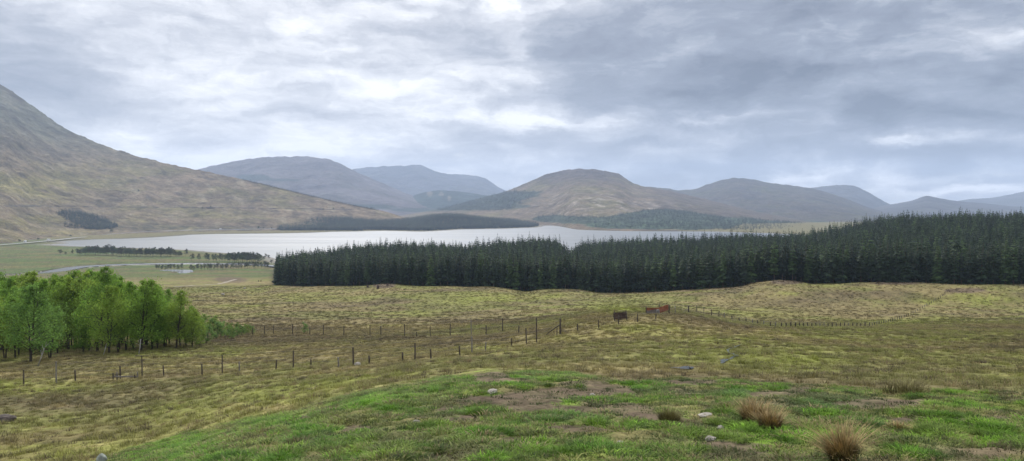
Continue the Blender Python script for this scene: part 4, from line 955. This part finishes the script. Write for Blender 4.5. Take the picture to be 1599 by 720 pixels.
# strut of the strainer post
p = tops[-1][0]; a = ground_at(853, 523, ymin=30)-o0
MB().tube([a+Vector((0, 0, .05)), p+Vector((0, 0, tops[-1][1]*.62))], [.06, .055], 8).build('strut', POST, e); q = p.lerp(a, .2); post_mesh(tops[-1][1]*.45, .05, e, q+Vector((-.05, 0, 0)))
mid = [(875,522,497),(902,518,505),(935,513,499),(966,506.5,492),(995.5,503,490),(1024,499,490),(1054.5,490,478)]
fence('stock_fence', mid[1:], 'short run of low posts climbing the mound past the dark crate', wires=(.5, .9), r=.06)
far = [(395,524,511),(413,523.5,509),(427,523,508),(457,523,506),(484,523,512),(505,524,507),(537,524,508),(578,524,507),(595,524,509),(632,526,506),(651,527,518),(672,526,508),(703,525,505),(736,524,499),(759,523,508),(785,519,497),(810,521,508)]
fence('deer_fence', far, 'far line of thin tall posts behind the dark heather strip', wires=(.6, 1.2, 1.7), r=.075, wr=.007)
right = [(1075,489.5,477),(1088,489.5,476.5),(1099,491.5,480),(1111,494.5,483),(1122.5,497,485),(1131,498.5,488),(1143,500.5,493),(1154.5,503,496),(1165,504.5,497),(1175,506,498.5),(1183.5,507,500),(1193,508,501),(1203,509.5,502.5),(1211,511,503),(1220,511,503.5),(1228,511,504),(1235,510.5,504)]
right += [(1242+6.4*k, 510.5+math.sin(k*.8)*.4, 504+random.uniform(-.6, .6)) for k in range(19)]
rp = [(1360,509.5),(1385,504),(1420,493),(1440,482),(1462,470),(1482,455)]
for k in range(34):
    u = 1362+k*3.55; v = float(pl(rp, u)); right.append((u, v, v-5.2+k*.05))
fence('stock_fence', right, 'long low fence running right from the mound and bending up towards the plantation', wires=(.4, .9), thick=[0], r=.085, wr=.008)
rest_r = [(1484,454,448),(1485,450,444.5),(1486,447,441)]
# strainer strut at 1075
p = ground_at(1075, 489.5, ymin=30); a = ground_at(1065, 488, ymin=30)
# T-post and rails on the near left
p = ground_at(222, 589, ymin=30); e = empty('braced_post', p, label='tall thin post with a crossbar forming a T in the near fence', cat='post')
h = 34/F*p.y; post_mesh(h, .05, e, (0, 0, 0)); MB().tube([(-.55, 0, h-.02), (.55, 0, h-.03)], .035, 6).build('crossbar', POST, e)
p = ground_at(196, 592, ymin=30); e = empty('rail_frame', p, label='low weathered rail frame standing beside the T-shaped post', cat='rail frame'); k = p.y/F
for dx, hh in ((-18.5, 10), (-15.5, 10), (-13, 7), (18, 11), (16, 7)): post_mesh(hh*k, .055, e, (dx*k, random.uniform(-.2, .2), 0), POSTL if dx in (-15.5, 18) else POST)
for z_, y_ in ((4.2, 0), (3.2, .15)): MB().board((-17*k, y_-.1, z_*k), (18.5*k, y_-.1, z_*k), .09, .05).build('rail', POSTL, e)
# dark crate
DW = simple_mat('dark_plank', (.062,.042,.034), .9, .4, 3., .3); RUSTM = simple_mat('rusty_plank', (.210,.066,.034), .85, .3, 2.2, .3, rgb2=(.30,.12,.065)); GREY = simple_mat('pale_board', (.15,.13,.12), .9, .3, 2., .2)
p = ground_at(968, 500, ymin=30); k = p.y/F; e = empty('livestock_feeder', p, label='dark boarded crate standing on the left of the mound', cat='crate')
W2 = 9.3*k; D2 = .55; yaw = Vector((W2, .12, .10))
for i in range(4):
    m = MB(); z_ = (3+i*2.4)*k; m.board((-W2, -D2, z_), (W2, -D2+.1, z_+.12), 2.25*k, .03); m.build('plank', DW, e)
for sx in (-1, 1):
    post_mesh(13.5*k if sx < 0 else 12.5*k, .05, e, (sx*W2, -D2+.04, 0)); post_mesh(12.5*k, .05, e, (sx*W2+.1, D2, .1))
    MB().board((sx*W2, -D2+.06, 6.6*k), (sx*W2+.1, D2, 6.8*k), 7*k, .03).build('side_panel', GREY if sx > 0 else DW, e)
MB().board((-W2, D2, 6.6*k), (W2+.1, D2, 7.2*k), 8*k, .03).build('back_panel', DW, e)
MB().tube([(-W2-.1, -D2+.04, 10.8*k), (W2, -D2+.1, 12.2*k)], .03, 6).build('rail', GREY, e)
# rusty screen
p = ground_at(1009, 491, ymin=30); k = p.y/F; e = empty('timber_screen', p, label='rust-red boarded screen on top of the mound between two end posts', cat='screen')
A = Vector((0, 0, .0)); B = Vector((19*k, -.1, 1.0*k)); C_ = Vector((38*k, 1.2, 4.5*k))
def panel(a, b, h0, h1, n, mat, zlo, nm, jag=.03):
    m = MB(); d = (b-a)/n
    for i in range(n):
        t = (i+.5)/n; h = h0+(h1-h0)*t+random.uniform(-jag, jag); c = a+d*(i+.5); m.box(c+Vector((0, random.uniform(-.01, .01), zlo+h/2)), (d.length*.93, .035, h), Matrix.Rotation(math.atan2(d.y, d.x), 3, 'Z'))
    return m.build(nm, mat, e)
panel(A+Vector((.05, 0, 0)), B, 5.2*k, 6.6*k, 9, GREY, .05, 'lower_panel')
panel(A+Vector((.05, .03, 5.0*k)), B+Vector((0, .03, 5.0*k)), 4.6*k, 4.2*k, 9, RUSTM, .05, 'upper_panel')
panel(B+Vector((.02, 0, 0)), C_, 9.5*k, 8.6*k, 12, RUSTM, .05, 'long_panel')
for q, hh, rr in ((A, 12.5, .06), (B+Vector((.15, .3, 0)), 15.5, .05), (C_, 9.5, .06), (C_+Vector((.18, .1, -.1)), 9.8, .06)): post_mesh(hh*k, rr, e, q)
p2 = ground_at(1026, 489.5, ymin=30); o = MB().box((0, 0, .28), (.42, .3, .56)); ob = o.build('feed_sack', simple_mat('grey_sack', (.17,.165,.155), .9, .3, 4., .3)); bv = ob.modifiers.new('soft', 'BEVEL'); bv.width = .12; bv.segments = 3; ob.location = p+Vector((17.5*k, -.35, .10)); props(ob, 'grey lumpy sack leaning on the middle of the rust-red screen', 'sack')
m = MB(); MB
p = ground_at(1075, 489.5, ymin=30); p3 = ground_at(1065.5, 488.5, ymin=30); e = empty('strainer_post', p, label='stout post with a diagonal strut where the low right-hand fence begins', cat='post')
post_mesh(12.5/F*p.y, .11, e, (0, -.12, 0)); MB().tube([p3-p+Vector((0, 0, .05)), Vector((-.05, -.1, .72))], .045, 7).build('strut', POST, e)
# stumps
for (u, v, h, lab) in [(574,449,1.0,'dark stump left of the sandy hummock by the plantation'),(590,451,1.5,'tallest dark stump in front of the sandy hummock'),(605,446,.8,'dark stump on the crest of the sandy hummock'),(404,440,1.1,'dark post alone on the moor left of the plantation corner'),(407.5,440,1.0,'dark post right beside the lone one left of the plantation')]:
    p = ground_at(u, v, ymin=100); m = MB().tube([(0, 0, -.4), (.02, 0, h*.3), (.05, 0, h*.8), (.1, 0, h*1.1)], [.75, .55, .5, .18] if u > 500 else [.3, .28, .28, .2], 9); o = m.build('tree_stump' if u > 500 else 'post', DW); o.location = p; props(o, lab, 'stump' if u > 500 else 'post')
# ------------------------------------------------------------------ vehicles, far away by the loch
WHITE = simple_mat('white_paint', (.8,.8,.8), .35, .03, .5, 0); GLASS = simple_mat('dark_glass', (.02,.025,.03), .15, .1, 1., 0); TYRE = simple_mat('tyre_rubber', (.02,.02,.02), .9, .1, 1., 0)
def vehicle(name, x, y, z, rz, L, H, Wd, label, cat, cab):
    e = empty(name, (x, y, z), rz, label=label, cat=cat); m = MB()
    m.box((-cab/2, 0, .5+(H-.5)/2), (L-cab, Wd, H-.5)); m.build('body', WHITE, e)
    c = MB(); b = len(c.v); hx = L/2; x0 = hx-cab; hc = min(H, 2.3)
    for sy in (-Wd/2, Wd/2): c.v += [Vector((x0, sy, .5)), Vector((hx, sy, .5)), Vector((hx, sy, 1.2)), Vector((hx-.6, sy, hc)), Vector((x0, sy, hc))]
    c.f += [(4,3,2,1,0), (5,6,7,8,9), (0,1,6,5), (1,2,7,6), (2,3,8,7), (3,4,9,8), (4,0,5,9)]; c.build('cab', WHITE, e)
    g = MB(); g.board((hx-.28, -Wd/2+.15, 1.75), (hx-.28, Wd/2-.15, 1.75), .9, .04, up=Vector((-.55, 0, 1)).normalized()); g.build('windscreen', GLASS, e)
    for sy in (-1, 1): MB().box((x0+.5, sy*(Wd/2+.01), 1.7), (.8, .03, .6)).build('window', GLASS, e)
    for sx in (-L/2+1.0, hx-.8):
        for sy in (-1, 1): MB().tube([(sx, sy*(Wd/2-.25), .42), (sx, sy*(Wd/2+.02), .42)], .42, 14).build('wheel', TYRE, e)
x, y = plane_pt(39, 378.2, LOCH+3.2); vehicle('lorry', x, y, LOCH+3.2, 2.5, 9.5, 3.6, 2.5, 'white box lorry on the road left of the loch', 'lorry', 2.2)
x, y = plane_pt(76, 375.0, LOCH+3.2); vehicle('delivery_van', x, y, LOCH+3.2, .9, 6.5, 2.9, 2.1, 'white van on the road close to the left end of the loch', 'van', 1.8)
q = on_mesh(M1, 345, 358.6); vehicle('camper_van', q[0], q[1]-1, q[2]+.9, 0, 6.5, 3.0, 2.1, 'tiny white camper van on the road along the far shore', 'van', 1.8)
# ------------------------------------------------------------------ haze
m = bpy.data.materials.new('haze_air'); m.use_nodes = True; nt = m.node_tree; nt.nodes.clear(); out = nt.nodes.new('ShaderNodeOutputMaterial'); pv = nt.nodes.new('ShaderNodeVolumePrincipled')
pv.inputs['Color'].default_value = (.60, .75, 1., 1); pv.inputs['Density'].default_value = 7.2e-5; pv.inputs['Anisotropy'].default_value = .2
nt.links.new(pv.outputs[0], out.inputs['Volume'])
m.volume_intersection_method = 'ACCURATE' if hasattr(m, 'volume_intersection_method') else None if False else m.volume_intersection_method if hasattr(m, 'volume_intersection_method') else None
hz = MB().box((0, 6500, (860-10)/2), (36200, 14200, 870)); o = hz.build('haze', m); props(o, 'pale blue air haze over the whole valley', 'haze', kind='stuff')
# ------------------------------------------------------------------ light
SUN_EL, SUN_AZ = math.radians(42), math.radians(-12)          # azimuth measured from straight ahead, negative = left
sl = bpy.data.lights.new('Sun', 'SUN'); sl.energy = 2.6; sl.angle = math.radians(14); sl.color = (1., .96, .9)
so = bpy.data.objects.new('Sun', sl); COL.objects.link(so)
sd = Vector((math.sin(SUN_AZ)*math.cos(SUN_EL), math.cos(SUN_AZ)*math.cos(SUN_EL), math.sin(SUN_EL))); so.rotation_euler = sd.to_track_quat('Z', 'Y').to_euler(); so.location = (0, 0, 200)
W = bpy.data.worlds.new('World'); S.world = W; W.use_nodes = True; nt = W.node_tree; nt.nodes.clear(); L = nt.links
def sock(v, inp):
    if hasattr(v, 'is_linked') or isinstance(v, bpy.types.NodeSocket): L.new(v, inp)
    else: inp.default_value = v
def M_(op, a, b=None, c=None, clamp=False):
    n = nt.nodes.new('ShaderNodeMath'); n.operation = op; n.use_clamp = clamp; sock(a, n.inputs[0])
    if b is not None: sock(b, n.inputs[1])
    if c is not None: sock(c, n.inputs[2])
    return n.outputs[0]
tc = nt.nodes.new('ShaderNodeTexCoord'); sx = nt.nodes.new('ShaderNodeSeparateXYZ'); L.new(tc.outputs['Generated'], sx.inputs[0]); dx, dy, dz = sx.outputs
az = M_('ARCTAN2', dx, dy); el = M_('ARCSINE', dz)
def comb(x, y, z=0.):
    n = nt.nodes.new('ShaderNodeCombineXYZ'); sock(x, n.inputs[0]); sock(y, n.inputs[1]); sock(z, n.inputs[2]); return n.outputs[0]
def noise(vec, sc, det, rough=.55, dist=0., col=False):
    n = nt.nodes.new('ShaderNodeTexNoise'); L.new(vec, n.inputs['Vector']); n.inputs['Scale'].default_value = sc; n.inputs['Detail'].default_value = det; n.inputs['Roughness'].default_value = rough; n.inputs['Distortion'].default_value = dist
    return n.outputs['Color' if col else 'Fac']
den = M_('ADD', M_('MAXIMUM', dz, 0.), .11); qx = M_('DIVIDE', dx, den); qy = M_('DIVIDE', dy, den); Q = comb(qx, qy)
P0 = comb(az, M_('MULTIPLY', el, 2.0))
wv = nt.nodes.new('ShaderNodeSeparateColor'); L.new(noise(P0, 7., 5, .6, col=True), wv.inputs[0])
wa = M_('MULTIPLY', M_('SUBTRACT', wv.outputs[0], .5), .22); we = M_('MULTIPLY', M_('SUBTRACT', wv.outputs[1], .5), .085)
azw = M_('ADD', az, wa); elw = M_('ADD', el, we)
def blob(u, v, ru, rv, amp):
    a0 = math.atan((u-CU)/F); e0 = math.atan((HV-v)/math.hypot(F, u-CU)); ra = ru/F; re = rv/F
    a = M_('MULTIPLY', M_('SUBTRACT', azw, a0), 1/ra); b = M_('MULTIPLY', M_('SUBTRACT', elw, e0), 1/re)
    r2 = M_('ADD', M_('MULTIPLY', a, a), M_('MULTIPLY', b, b)); return M_('MULTIPLY', M_('EXPONENT', M_('MULTIPLY', r2, -1.)), amp)
SKB = [(200,130,380,200,.13),(60,115,140,55,-.32),(40,30,100,40,-.08),(300,30,140,12,-.10),(300,235,160,25,.10),(470,180,45,13,-.22),(620,45,70,14,-.12),(640,195,70,10,-.12),(330,165,100,10,-.10),
 (900,75,120,50,-.22),(960,150,120,18,-.24),(1150,80,260,110,-.29),(1250,120,90,30,-.12),(1060,150,170,16,-.10),(1380,60,120,22,-.10),(1200,255,150,9,-.10),(1230,95,70,18,.10),(1370,150,90,14,.07),(1050,120,70,14,.06),(1050,230,160,14,-.12),(1400,190,280,70,-.25),(1130,215,170,22,-.14),(1370,238,70,9,-.22),(1540,282,60,6,-.2),(1560,60,260,160,-.14),(1280,130,200,40,-.06),
 (560,110,240,80,.12),(700,175,120,26,.13),(812,40,40,60,.24),(1120,183,70,8,.30),(1430,226,90,9,.36),(1490,300,90,9,.30),(1270,262,80,6,.16),(1230,75,40,20,.09),(500,225,180,16,.08),(850,190,90,12,.24),(1250,270,120,7,.14),(950,262,100,5,.06),(1430,150,60,16,.05)]
B = None
for bb in SKB:
    o_ = blob(*bb); B = o_ if B is None else M_('ADD', B, o_)
n1 = noise(Q, 1.1, 8, .58, .3); n2 = noise(comb(azw, M_('MULTIPLY', elw, 2.6)), 9., 8, .6); n3 = noise(comb(az, M_('MULTIPLY', el, 5.)), 5., 7, .6, .4)
B = M_('ADD', B, .585)
B = M_('ADD', B, M_('MULTIPLY', M_('SUBTRACT', n1, .5), .55)); B = M_('ADD', B, M_('MULTIPLY', M_('SUBTRACT', n2, .5), .5)); B = M_('ADD', B, M_('MULTIPLY', M_('SUBTRACT', n3, .5), .6))
bl1 = noise(comb(azw, M_('MULTIPLY', elw, 2.3)), 6.5, 9, .62); bl2 = noise(comb(M_('ADD', azw, -.006), M_('MULTIPLY', M_('ADD', elw, .016), 2.3)), 6.5, 9, .62)
B = M_('ADD', B, M_('MULTIPLY', M_('SUBTRACT', bl1, bl2), .55))
pb = comb(M_('ADD', az, M_('MULTIPLY', wa, .6)), M_('MULTIPLY', M_('ADD', el, M_('MULTIPLY', we, .6)), 2.6)); pc = comb(M_('ADD', M_('ADD', az, M_('MULTIPLY', wa, .6)), -.012), M_('MULTIPLY', M_('ADD', M_('ADD', el, M_('MULTIPLY', we, .6)), .022), 2.6))
bl3 = M_('SUBTRACT', noise(pb, 4.2, 8, .55), noise(pc, 4.2, 8, .55))
rt = M_('ADD', .35, M_('MULTIPLY', M_('MULTIPLY_ADD', az, 2.5, .2, clamp=True), 1.9)); B = M_('ADD', B, M_('MULTIPLY', bl3, rt)); B = M_('ADD', B, M_('MULTIPLY', M_('SUBTRACT', noise(pb, 3.1, 7, .55, .4), .52), M_('MULTIPLY', rt, .42)))
B = M_('MULTIPLY_ADD', B, .72, .22)
cr = nt.nodes.new('ShaderNodeValToRGB'); L.new(B, cr.inputs[0]); e = cr.color_ramp.elements
e[0].position = .06; e[0].color = (.085,.100,.135, 1); e[1].position = .845; e[1].color = (.74,.74,.765, 1)
for p_, c_ in ((.26, (.150,.168,.212)), (.42, (.200,.222,.272)), (.56, (.300,.320,.368)), (.665, (.425,.44,.48)), (.753, (.57,.58,.61))):
    q = e.new(p_); q.color = (*c_, 1)
sky = nt.nodes.new('ShaderNodeTexSky'); sky.sky_type = 'NISHITA'; sky.sun_disc = False; sky.sun_elevation = SUN_EL; sky.sun_rotation = SUN_AZ; sky.dust_density = 2.
sk = nt.nodes.new('ShaderNodeVectorMath'); sk.operation = 'SCALE'; L.new(sky.outputs[0], sk.inputs[0]); sk.inputs['Scale'].default_value = 1.0
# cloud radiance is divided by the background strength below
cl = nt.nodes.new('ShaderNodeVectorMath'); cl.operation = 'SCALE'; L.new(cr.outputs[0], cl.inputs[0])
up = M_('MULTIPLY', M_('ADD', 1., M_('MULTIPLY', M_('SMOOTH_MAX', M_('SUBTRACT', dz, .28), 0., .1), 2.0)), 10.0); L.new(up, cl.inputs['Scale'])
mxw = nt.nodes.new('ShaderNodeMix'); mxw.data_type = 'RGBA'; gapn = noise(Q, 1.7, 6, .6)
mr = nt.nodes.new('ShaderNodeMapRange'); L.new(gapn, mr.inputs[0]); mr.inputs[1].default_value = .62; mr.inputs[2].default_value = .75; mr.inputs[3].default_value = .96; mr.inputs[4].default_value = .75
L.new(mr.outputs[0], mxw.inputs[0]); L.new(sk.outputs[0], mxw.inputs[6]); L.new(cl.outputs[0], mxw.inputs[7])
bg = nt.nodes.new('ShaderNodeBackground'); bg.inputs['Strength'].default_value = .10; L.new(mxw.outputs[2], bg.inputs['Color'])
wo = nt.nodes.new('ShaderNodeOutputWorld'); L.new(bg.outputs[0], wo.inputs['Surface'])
# ------------------------------------------------------------------ camera
cd = bpy.data.cameras.new('Camera'); cd.sensor_width = 36; cd.lens = 36*F/1599.0; cd.clip_start = .1; cd.clip_end = 60000
co = bpy.data.objects.new('Camera', cd); COL.objects.link(co); co.location = (0, 0, CAMZ); co.rotation_euler = (math.pi/2-PITCH, 0, 0); S.camera = co
S.view_settings.view_transform = 'Standard'; S.view_settings.look = 'None'; S.view_settings.gamma = 1; S.view_settings.exposure = .6; S.view_settings.use_curve_mapping = False
S.render.engine = 'CYCLES'; c = S.cycles; c.max_bounces = 5; c.diffuse_bounces = 2; c.glossy_bounces = 2; c.transmission_bounces = 2; c.volume_bounces = 1; c.transparent_max_bounces = 4
c.use_denoising = True; c.denoising_prefilter = 'ACCURATE'; c.denoising_quality = 'HIGH'; c.use_adaptive_sampling = False
try: c.denoiser = 'OPENIMAGEDENOISE'; c.denoising_input_passes = 'RGB_ALBEDO_NORMAL'
except Exception: pass
